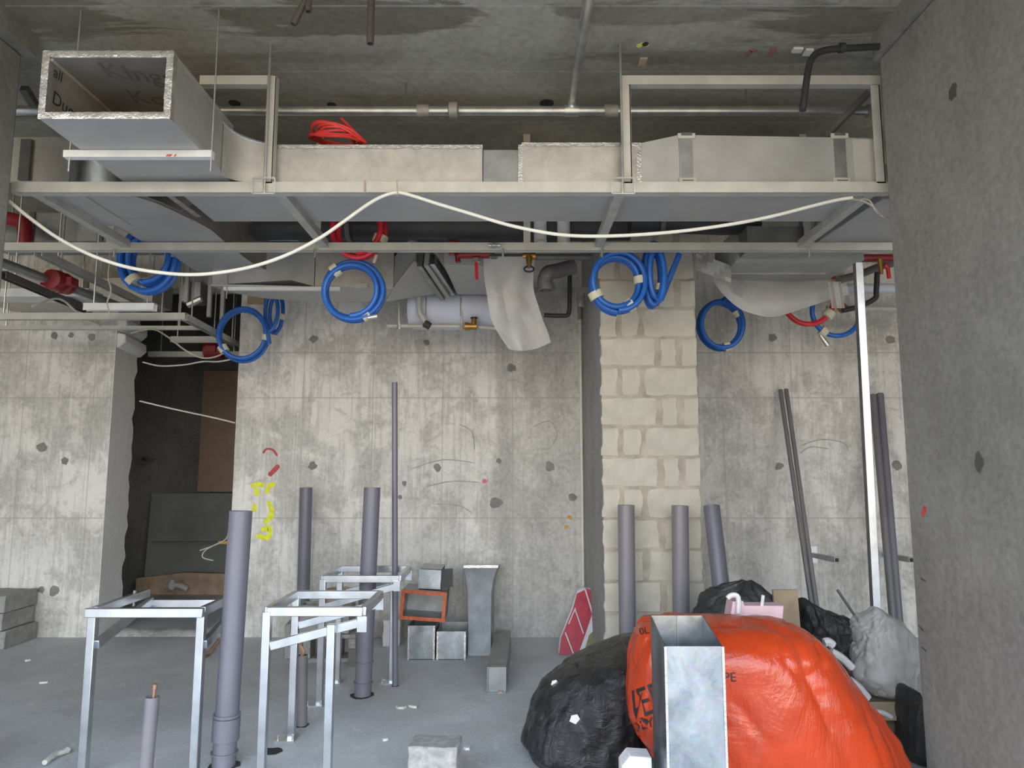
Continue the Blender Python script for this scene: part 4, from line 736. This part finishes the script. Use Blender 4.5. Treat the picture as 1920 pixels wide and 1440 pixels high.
# white cable slung along the frame
YC = FR - .035; t = thing('slung_cable', 'long white cable slung in loops from the front of the steel frame', 'cable', P(745, 362, YC))
pp = [(18, 378), (60, 412), (110, 447), (170, 478), (235, 500), (300, 511), (360, 515), (420, 510), (480, 498), (540, 477), (600, 446), (645, 415), (690, 383), (720, 367), (745, 361), (770, 366), (820, 382), (880, 400), (950, 421), (1010, 434), (1060, 441), (1120, 443), (1200, 440), (1290, 432), (1380, 419), (1450, 405), (1520, 387), (1570, 375), (1598, 371)]
MB().tube(smooth([P(x, y, YC) for x, y in pp], 5), .0088, 10).build('cable', 'cable_white', t)
MB().tube(smooth([P(1590, 372, YC), P(1620, 378, YC), P(1640, 390, YC), P(1652, 404, YC), P(1668, 412, YC)], 5), .006, 8).build('twisted_tail', 'fitting_iron', t); MB().tube(smooth([P(1612, 374, YC), P(1630, 376, YC), P(1644, 398, YC - .01), P(1658, 402, YC)], 5), .005, 8).build('twisted_tail', 'fitting_iron', t)
MB().tube([P(745, 366, YC - .012), P(744, 338, YC - .012)], .003, 5).build('tie_wire', 'wood', t); MB().tube([P(684, 362, FR - .01), P(684, 338, FR - .01)], .003, 5).build('tie_wire', 'wood', t)
# ------------------------------------------------------------------ rear ductwork and unit
ZR = 2.7
q = [PZ(x, y, ZR) for x, y in ((395, 536), (440, 550), (500, 560), (590, 566), (720, 566), (738, 541), (590, 540), (470, 537))]; t = thing('rear_duct', 'foil duct hanging behind the rear rail near the blue and red coils', 'duct', q[0])
MB().prism(q, (0, 0, .012)).build('underside', 'duct_under', t)
y5 = q[-2].y; a, b = P(590, 470, y5), q[5]; MB().box(a.x, b.x, y5, y5 + .4, ZR + .012, a.z + .1).build('body', 'foil', t, bevel=.004)
MB().prism([P(395, 536, q[0].y) + V((0, .02, .012)), P(545, 525, y5) * 1.0, q[6] + V((0, 0, .012)), q[3] + V((0, 0, .012))], (0, 0, .25)).build('curved_side', 'duct_grey', t)
c = [P(722, 566, 5.4), P(738, 541, 5.0), P(778, 488, 4.92), P(828, 550, 5.38)]; MB().prism(c, (0, .02, .24)).build('sloped_elbow', 'duct_under', t, bevel=.003); MB().bar(c[1] - V((0, .01, -.004)), c[2] - V((0, .01, -.004)), .008, .01).build('edge_trim', 'foil_tape', t)
for i, dx in enumerate((6, 18, 29)): MB().bar(P(782 + dx, 486, 4.92), P(826 + dx * .8, 551 - i * 3, 5.4), .035, .12 - i * .02).build('flange', ('galv_dull', 'duct_under', 'galvanised')[i], t)
c = [P(832, 497, 5.0), P(912, 500, 5.0), P(935, 553, 5.42), P(857, 552, 5.42)]; MB().prism(c, (0, 0, .26)).build('unit_collar', 'duct_under', t, bevel=.003)
x = P(676, 540, y5 - .01); MB().box(x.x - .05, x.x + .05, y5 - .012, y5 - .001, x.z, x.z + .035).build('bracket', 'paint_steel', t)
for p in (430, 448): pass
xa, xb = P(423, 541, 5.0).x, P(640, 541, 5.0).x; z_ = P(500, 541, 4.98).z; t = thing('duct_hanger', 'thin white bar carrying the rear duct on a rod', 'hanger', (xa, 4.98, z_ - .02)); MB().box(xa, xb, 4.96, 4.99, ZR - .026, ZR - .001).build('bar', 'white_plastic', t); MB().tube([(xa + .03, 4.95, ZR - .09), (xa + .03, 4.95, ZR + .12)], .004, 6).build('rod', 'zinc_pipe', t)
Yi = 5.65; a, b = P(768, 582, Yi), P(935, 582, Yi); r = px2m(37, Yi); t = thing('insulated_pipe', 'fat white wrapped cylinder hanging along the back wall', 'cylinder', a)
MB().tube([a, a + V((.03, 0, 0)), a + V((.06, 0, 0)), b], [r * .86, r * .97, r, r], 30).build('jacket', 'insulation', t)
for p in (803, 866): x = P(p, 580, Yi).x; MB().tube([V((x, Yi + r * 1.02 * math.cos(k * .4), a.z + r * 1.02 * math.sin(k * .4))) for k in range(16)], .005, 6, True).build('strap', 'fitting_iron', t); MB().tube([(x, Yi - r * .9, a.z - r - .02), (x, Yi - r * .9, CZ)], .004, 6).build('rod', 'zinc_pipe', t)
t = thing('drain_line', 'thin pale pipe run along the wall under the white cylinder', 'pipe', P(728, 610, 5.55)); MB().tube([P(726, 611, 5.5), P(880, 612, 5.5), P(955, 617, 5.5)], .017, 10).build('pipe', 'paint_steel', t); MB().tube(smooth([P(786, 540, 5.45), P(786, 572, 5.45), P(788, 588, 5.45), P(800, 606, 5.47)], 6), .022, 12).build('drop_pipe', 'paint_steel', t); MB().tube([P(796, 606, 5.46), P(806, 612, 5.46)], .03, 10).build('clamp', 'rubber', t)
for p in (748, 866): MB().tube([P(p, 614, 5.5), P(p, 560, 5.5)], .005, 6).build('rod', 'zinc_pipe', t); MB().tube([P(p, 607, 5.49), P(p, 618, 5.49)], .02, 8).build('nut', 'zinc_pipe', t)
t = thing('gate_valve', 'brass gate valve with dark handwheel on the thin pipe under the cylinder', 'valve', P(885, 614, 5.44)); MB().tube([P(872, 612, 5.46), P(876, 612, 5.46), P(884, 612, 5.46), P(894, 612, 5.46)], [.034, .034, .026, .03], 12).build('body', 'brass', t); MB().tube([P(888, 612, 5.46), P(889, 598, 5.46), P(889, 596, 5.46)], [.026, .02, .008], 10).build('bonnet', 'brass', t); MB().tube([P(889, 598, 5.46), P(889, 595, 5.46)], .028, 12).build('handwheel', 'valve_blue', t)
t = thing('red_valve', 'red valve line with hanging red lever above the plastic sheet', 'valve', P(880, 480, 4.75)); MB().tube([P(856, 482, 4.75), P(862, 477, 4.75), P(918, 477, 4.75)], [.028, .03, .03], 12).build('body', 'red_paint', t); MB().tube([P(858, 478, 4.75), P(859, 492, 4.75)], .018, 10).build('outlet', 'red_paint', t); MB().tube([P(893, 484, 4.72), P(894, 492, 4.72)], .022, 8).build('stem', 'zinc_pipe', t); MB().bar(P(893, 492, 4.72), P(894, 524, 4.7), .022, .008).build('lever', 'red_hose', t); MB().tube([P(850, 478, 4.78), P(849, 405, 4.78)], .032, 12).build('riser', 'red_paint', t)
t = thing('brass_valve', 'brass valve with small blue handwheel above the plastic sheet', 'valve', P(992, 500, 4.83)); MB().tube([P(980, 480, 4.84), P(1004, 480, 4.84)], .03, 12).build('body', 'brass', t); MB().tube([P(992, 482, 4.82), P(992, 492, 4.81), P(992, 503, 4.8)], [.026, .02, .008], 10).build('bonnet', 'brass', t)
c = P(992, 505, 4.79); MB().tube([c + V((math.cos(k * .42) * .034, -.008 + math.sin(k * .42) * .02, math.sin(k * .42) * .026)) for k in range(15)], .006, 6, True).build('handwheel', 'valve_blue', t); MB().bar(c - V((.03, 0, 0)), c + V((.03, 0, 0)), .008, .006).build('spoke', 'zinc_pipe', t)
t = thing('black_pipes', 'dark pipe run with an elbow behind the plastic sheet', 'pipe', P(1050, 480, 4.8)); MB().tube([P(920, 482, 4.85), P(1110, 482, 4.85)], .022, 10).build('upper_pipe', 'dark_steel', t); MB().tube(smooth([P(1020, 591, 5.4), P(1055, 592, 5.4), P(1066, 588, 5.4), P(1068, 560, 5.4), P(1068, 500, 5.4)], 5), .017, 10).build('lower_pipe', 'rubber', t)
t = thing('grey_trap', 'dusty grey elbow pipe beside the plastic sheet', 'pipe', P(1027, 520, 5.0)); MB().tube(smooth([P(1075, 500, 5.1), P(1045, 508, 5.05), P(1028, 512, 5.0), P(1022, 525, 5.0), P(1024, 538, 5.0)], 5), .055, 14).build('elbow', 'pvc_dark', t); MB().pipe(P(1024, 535, 5.0), P(1024, 545, 5.0), .062, .05).build('socket', 'pvc_dark', t)
a, b = P(1000, 545, 5.5), P(1110, 545, 5.5); t = thing('support_channel', 'grey strut channel crossing the wall near the pier top', 'channel', a); MB().bar(a, b, .05, .05).build('channel', 'galv_dull', t); MB().tube([P(1090, 575, 5.5), P(1088, 560, 5.5), P(1090, 548, 5.5)], .03, 8).build('clamp', 'zinc_pipe', t)
for p, y, lb in ((1013, 452, 'left white pipe end hanging behind the rear rail'), (1057, 459, 'right white pipe end hanging behind the rear rail')):
    b = P(p, y, YK + .22); tag(MB().pipe(b, V((b.x, b.y, CZ)), .043, .038, 18).build('white_pipe', 'white_plastic'), lb, 'pipe', 'white pipe ends behind the rail')
for k, (y, Yv, r, x0, x1, lb) in enumerate(((428, 4.72, .085, 480, 1180, 'thick black insulated pipe across the void above the rear rail'), (447, 4.98, .05, 600, 1060, 'slimmer black insulated pipe deep above the rear rail'), (420, 4.6, .07, 1180, 1420, 'black insulated pipe above the rear rail before the block infill'))):
    a, b = P(x0, y, Yv), P(x1, y, Yv); t = thing('insulated_line', lb, 'pipe', a, 'black insulated pipes'); MB().tube(smooth([a, lerp(a, b, .35) + V((0, .02, .012)), lerp(a, b, .7) + V((0, -.02, -.01)), b], 5), r, 14).build('lagging', 'rubber', t)
    for s in (.25, .72): p = lerp(a, b, s); MB().tube([p + V((0, 0, r * .9)), V((p.x, p.y, CZ))], .006, 6).build('hanger', 'zinc_pipe', t); MB().tube([p - V((.015, 0, 0)), p + V((.015, 0, 0))], r * 1.08, 14).build('clip', 'dark_steel', t)
a, b = P(-40, 398, 5.0), P(560, 452, 5.0); t = thing('rear_plenum', 'dull galvanised duct across the dark void behind the left rear rail', 'duct', (a.x, 5.0, b.z)); MB().box(a.x, b.x, 5.0, 5.35, b.z, a.z).build('body', 'galv_dull', t, bevel=.004)
for p in (60, 190, 330, 470): x = P(p, 430, 5.0).x; MB().box(x - .02, x + .02, 4.985, 5.0, b.z, a.z).build('joint_flange', 'dark_steel', t)
c = P(35, 415, 4.8); tag(MB().tube(smooth([c + V((-.3, 0, .06)), c, c + V((.05, 0, -.06)), c + V((.06, 0, -.2))], 5), .05, 12).build('red_elbow', 'red_paint'), 'dark red pipe elbow in the void at the left wall', 'pipe')
# plastic sheet
ed = [((906, 481), (1003, 481)), ((908, 520), (1000, 520)), ((912, 548), (1001, 545)), ((916, 575), (1009, 572)), ((922, 602), (1018, 600)), ((936, 628), (1027, 622)), ((954, 655), (1033, 642))]
rows = []
for i, (a, b) in enumerate(ed):
    rw = []
    for j in range(13):
        s = j / 12; Y = 4.822 + (.03 + .12 * i / 6 if i else 0) + (1 if i else .2) * (.035 * math.sin(s * 7 + i * .5)) + .02 * (1 if i else 0) * noise.noise(V((i * .8, j * .6, 1))); y = lerp(a[1], b[1], s) + (math.sin(s * math.pi) * 8 if i == 6 else 0); rw.append(P(lerp(a[0], b[0], s), y, Y))
    rows.append(rw)
cols = [smooth([r[j] for r in rows], 4) for j in range(13)]; tag(MB().sheet(list(zip(*cols)), .0015).build('plastic_sheet', 'film_clear'), 'cloudy plastic sheet hanging down over the pipes at centre', 'sheet')
# wrapped fan unit at right
zu = P(1500, 490, 4.62).z; a, b = P(1384, 490, 4.62), P(1612, 490, 4.62); t = thing('fan_unit', 'grey fan coil unit hung below the rail at right', 'fan unit', (a.x, 4.62, zu))
MB().box(a.x, b.x, 4.62, 5.15, zu, zu + .24).build('casing', 'duct_grey', t, bevel=.006); MB().box(a.x - .02, b.x + .01, 4.58, 4.64, zu - .004, zu + .05).build('front_lip', 'duct_under', t)
for y in (513, 531): q = PZ(1440, y, zu - .002); MB().bar((a.x + .02, q.y, zu - .003), (b.x - .1, q.y, zu - .003), .008, .006).build('seam_strip', 'foil_tape', t)
T = [(1300, 470), (1342, 490), (1378, 512), (1410, 524), (1450, 528), (1500, 526), (1545, 518), (1582, 510)]; Bm = [(1322, 498), (1346, 540), (1380, 574), (1410, 588), (1452, 594), (1508, 578), (1562, 560), (1592, 552)]
rows = []
for k in range(7):
    s = k / 6; rows.append(smooth([P(lerp(u[0], v[0], s), lerp(u[1], v[1], s), lerp(5.12, 5.0, math.sin(s * 2.2)) + .03 * noise.noise(V((i * .9, k * .7, 5)))) for i, (u, v) in enumerate(zip(T, Bm))], 4))
w = thing('plastic_wrap', 'torn plastic wrap sagging under the fan unit at right', 'wrap', P(1450, 590, 5.0)); MB().sheet(rows, .0015, (0, 0, 1)).build('sagging_film', 'film_clear', w)
rows = [[P(1552 + j * 5 + i * 1.5, 528 + i * 10, 4.9 + .02 * math.sin(j * 2.0)) for j in range(6)] for i in range(6)]; MB().sheet(rows, .0015).build('loose_flap', 'film_clear', w)
rows = [[P(1305 + j * 11, 474 + i * 8 + j * 4, 4.8 + .03 * math.sin(j * 1.4 + i)) for j in range(7)] for i in range(5)]; MB().sheet(rows, .0015).build('side_flap', 'film_clear', w)
t = thing('wall_pipes', 'pair of horizontal pipes on the wall behind the bright stud', 'pipe', P(1640, 560, 5.7)); MB().tube([P(1575, 541, 5.7), P(1720, 541, 5.7)], px2m(9, 5.7), 16).build('upper_pipe', 'insulation', t); MB().tube([P(1550, 578, 5.7), P(1720, 580, 5.7)], px2m(5.5, 5.7), 12).build('lower_pipe', 'paint_steel', t)
m = MB(); m.tube(smooth([P(1690, 490, 5.3), P(1650, 500, 5.2), P(1610, 515, 5.1), P(1572, 525, 5.0)], 5), .028, 12).build('sloping_pipe', 'dark_steel', t); MB().tube(smooth([P(1645, 500, 5.4), P(1643, 545, 5.4), P(1640, 560, 5.4), P(1610, 575, 5.4), P(1580, 582, 5.4)], 5), .02, 10).build('hose', 'rubber', t); MB().tube([P(1572, 570, 5.5), P(1584, 582, 5.5)], .04, 8).build('clamp', 'brass', t)
t = thing('lever_valve', 'red valve with red lever beside the right wall', 'valve', P(1650, 490, 5.0)); MB().tube([P(1616, 484, 5.0), P(1680, 484, 5.0)], .03, 12).build('body', 'red_paint', t); MB().tube([P(1649, 486, 4.95), P(1653, 514, 4.95)], [.02, .012], 8).build('stem', 'brass', t); MB().tube(smooth([P(1658, 498, 4.93), P(1664, 502, 4.93), P(1667, 522, 4.93)], 4), .014, 8).build('lever', 'red_hose', t)
# ------------------------------------------------------------------ coils
def coil(label, cx, cy, rx, ry, Y, n, r, mat='blue_hose', bands=(), a0=0, a1=None, spread=.05, squash=.12, seed=0, tail=None, tip=None, yaw=0, group='coiled hoses'):
    t = thing('coiled_hose', label, 'hose', P(cx, cy + ry, Y), group); c = P(cx, cy, Y); RX, RZ = px2m(rx, Y), px2m(ry, Y); r *= 1.15; N = 34 * n; pts = []; a1 = 2 * math.pi * n if a1 is None else a1
    for i in range(N + 1):
        k = i / N; a = a0 + (a1 - a0) * k; w = 1 - squash * (.5 + .5 * math.sin(a * .31 + seed * 1.7 + k * 5)) ; dy = (k - .5) * spread * 2 + .012 * noise.noise(V((i * .13, seed, 0)))
        x = math.sin(a) * RX * w; pts.append(c + V((x * math.cos(yaw) + dy * math.sin(yaw), dy * math.cos(yaw) + x * math.sin(yaw), -math.cos(a) * RZ * w)))
    if tail: pts += [P(*q) for q in tail]
    MB().tube(pts, r, 9).build('hose', mat, t)
    for a in bands:
        a = math.radians(a); w = 1 - squash * .5; u, v = c + V((math.sin(a - .14) * RX * w, 0, -math.cos(a - .14) * RZ * w)), c + V((math.sin(a + .14) * RX * w, 0, -math.cos(a + .14) * RZ * w))
        MB().tube([u, v], max(r * 2.2, squash * RX * .55 + r * 1.6), 12).build('tape_band', 'tape', t)
    if tip: q, s_ = tip; MB().tube([P(*q), P(q[0] + s_[0] * .5, q[1] + s_[1] * .5, q[2]), P(q[0] + s_[0], q[1] + s_[1], q[2])], [r * .7, r * .9, r * 1.0], 10).build('end_fitting', 'zinc_pipe', t)
    return t
D = math.radians
coil('blue hose coil hung in front of the S shaped duct at left', 281, 487, 54, 64, 4.75, 4, .017, bands=(-38, 100), squash=.26, seed=1, spread=.06)
coil('blue hose coil hanging low in front of the passage corner', 456, 628, 47, 50, 5.75, 2, .0155, bands=(-55, 85), squash=.1, seed=2, a0=D(90), a1=D(90 + 720), tail=[(500, 612, 5.72), (505, 645, 5.72)])
coil('narrow blue hose coil seen edge-on beside the passage corner', 513, 588, 16, 40, 5.85, 2, .0145, bands=(80,), squash=.16, seed=3, spread=.12)
coil('blue hose coil with metal end, below the red coil', 661, 546, 58, 58, 4.5, 4, .0155, bands=(30, -140), squash=.16, seed=4, tip=((690, 596, 4.45), (18, -3)))
coil('red hose coil looped over the rear rail', 673, 432, 50, 58, 4.44, 3, .0165, 'red_hose', bands=(70,), squash=.2, seed=5, tip=((706, 478, 4.42), (-6, 16)))
coil('wide blue hose coil before the top left of the block infill', 1157, 530, 52, 59, 4.5, 4, .0155, bands=(-62, 95, 30), squash=.2, seed=6)
coil('bunched blue hose coil seen edge-on before the block infill', 1227, 515, 17, 62, 4.52, 4, .0165, bands=(60, 160), squash=.3, seed=7, spread=.09, tail=[(1240, 560, 4.5), (1252, 530, 4.5), (1264, 500, 4.5), (1274, 476, 4.5)])
coil('single blue hose ring right of the block infill', 1351, 609, 41, 46, 5.5, 3, .0165, bands=(15, 120), squash=.08, seed=8, a0=D(180), a1=D(180 + 1080), tail=[(1372, 552, 5.35), (1388, 535, 5.2), (1400, 512, 5.1)])
coil('red hose loop hanging out of the torn plastic wrap', 1514, 556, 52, 54, 5.35, 1, .0175, 'red_hose', bands=(48,), a0=D(-68), a1=D(85), squash=.02, spread=.01, seed=9, tail=[(1570, 545, 5.3), (1566, 530, 5.15), (1560, 515, 5.05)])
coil('dark blue hose loop hanging behind the bright stud', 1568, 585, 47, 48, 5.45, 2, .0165, 'blue_hose', bands=(-35,), a0=D(-105), a1=D(62), squash=.04, spread=.01, seed=10, tail=[(1614, 560, 5.5), (1612, 546, 5.62)], tip=((1538, 628, 5.44), (14, 20)))
# ------------------------------------------------------------------ tray rails above the passage
def rail(label, pts, w=.045, h=.05, mat='channel', cat='rail'):
    a, b = pts; d = (b - a).normalized(); s = d.cross(V((0, 0, 1))).normalized(); t = thing('tray_rail', label, cat, (a + b) / 2, 'tray rails above the passage'); MB().bar(a, b, w, .005).build('web', mat, t)
    for k in (-1, 1): MB().bar(a + s * k * w / 2 - V((0, 0, h / 2 - .002)), b + s * k * w / 2 - V((0, 0, h / 2 - .002)), .004, h).build('flange', mat, t)
    for q in (.12, .88):
        p = a + (b - a) * q; MB().tube([p, V((p.x, p.y, CZ))], .006, 7).build('rod', 'zinc_pipe', t)
    return t
ZT = EYE + 1.15
def hx(x0, x1, y, z): a, b = PZ(x0, y, z), PZ(x1, y, z); return (a, b)
rail('long pale cross rail, the longest in front of the wall top at left', hx(-40, 350, 588, ZT), mat='paint_steel'); rail('short bright cross rail below the red coupling', hx(160, 292, 570, ZT), mat='white_plastic'); rail('low pale cross rail along the wall top at left', hx(-40, 388, 612, ZT), .03, .03, 'paint_steel')
rail('cross rail deep in the opening, upper one', hx(322, 412, 632, ZT), mat='paint_steel'); rail('cross rail deep in the opening, lower one behind the blue coil', hx(280, 460, 660, ZT), mat='paint_steel')
for (p, q, z, lb) in (((72, 466), (305, 582), zc, 'dark rail running from the rear frame rail to the back wall'), ((5, 508), (168, 578), zc - .1, 'dark thin rail slanting back at the far left'), ((345, 588), (445, 642), ZT, 'rail running back into the opening beside the blue coil')):
    rail(lb, (PZ(*p, z), PZ(*q, z)), mat='channel' if z != zc - .1 else 'dark_steel')
t = thing('grooved_pipe', 'grey pipe with a red clamp coupling running back at left', 'pipe', PZ(0, 492, zc - .1)); a, b = PZ(-20, 484, zc - .08), PZ(235, 578, zc - .08); MB().tube([a, b], .032, 14).build('pipe', 'galv_dull', t)
c = PZ(112, 529, zc - .08); d = (b - a).normalized(); cp = MB().tube([c - d * .1, c - d * .09, c - d * .03, c - d * .02, c + d * .02, c + d * .03, c + d * .09, c + d * .1], [.04, .07, .078, .05, .05, .078, .07, .04], 14).build('coupling', 'red_paint', t)
MB().box(c.x - .11, c.x + .11, c.y - .045, c.y + .045, c.z - .03, c.z + .03).build('bolt_ear', 'red_paint', cp, bevel=.006); MB().tube([c - V((.0, .02, .05)), c + V((0, -.02, -.075))], .012, 8).build('bolt', 'zinc_pipe', cp); MB().tube([c + V((0, 0, .05)), V((c.x, c.y, CZ))], .008, 8).build('hanger_rod', 'zinc_pipe', t)
t = thing('pipe_coupling', 'red clamp coupling deep in the opening behind the low blue coil', 'coupling', PZ(400, 662, ZT - .03)); c = PZ(402, 657, ZT); MB().tube([c + V((-.09, 0, 0)), c + V((-.08, 0, 0)), c + V((.08, 0, 0)), c + V((.09, 0, 0))], [.06, .085, .085, .06], 14).build('body', 'red_paint', t); MB().box(c.x - .05, c.x + .05, c.y - .1, c.y + .1, c.z - .03, c.z + .03).build('ear', 'red_paint', t)
a, b = P(-30, 520, 5.75), P(285, 566, 5.75); t = thing('foil_trunk', 'bright foil duct lying across behind the red coupling', 'duct', a); MB().box(a.x, b.x, 5.75, 6.1, b.z, a.z).build('body', 'foil', t, bevel=.004); x = P(160, 540, 5.75).x; MB().box(x - .03, x + .03, 5.74, 5.75, b.z, a.z).build('joint_band', 'dark_steel', t)
a, b = P(-30, 540, 5.3), P(165, 556, 5.3); tag(MB().box(a.x, b.x, 5.3, 5.5, b.z, a.z).build('cable_trunking', 'white_plastic', bevel=.004), 'pale cable trunking box behind the thin slanting rail', 'trunking')
a, b = P(345, 530, 6.0), P(380, 568, 6.0); t = thing('junction_unit', 'grey metal control box under the S shaped duct end', 'box', (a.x, 6.0, b.z)); MB().box(a.x, b.x, 5.95, 6.12, b.z, a.z).build('body', 'galv_dull', t, bevel=.005); MB().tube([P(352, 572, 5.95), P(378, 560, 5.95)], .03, 9).build('gland', 'zinc_pipe', t)
for x, y, Yv in ((352, 520, 5.92), (394, 548, 6.0), (418, 560, 6.1)): a = P(x, y, Yv); MB().bar(a + V((0, 0, .25)), a - V((0, 0, .22)), .03, .03).build('strut', 'channel', t)
tag(MB().tube(smooth([PZ(60 + 0, 575, ZT), P(110, 560, 5.1), P(150, 590, 5.2), P(190, 612, 5.3)], 6), .008, 6).build('loose_cable', 'cable_old'), 'grey loose cable drooping below the tray rails at left', 'cable')
tag(MB().tube(smooth([P(207, 462, YK + .02), P(205, 492, 4.6), P(203, 520, 4.7), P(208, 545, 4.7), P(201, 568, 4.7), P(207, 590, 4.7)], 6), .005, 6).build('green_wire', 'cable_old'), 'thin greenish wire hanging beside the left blue coil', 'wire')
a = P(465, 552, YW - .02); b = P(495, 570, YW - .02); tag(MB().box(a.x, b.x, YW - .03, YW - .002, b.z, a.z).build('wood_block', 'wood'), 'small yellow wood piece on the wall behind the edge-on blue coil', 'wood')
for o in bpy.data.objects:
    if '_w' in o: del o['_w']
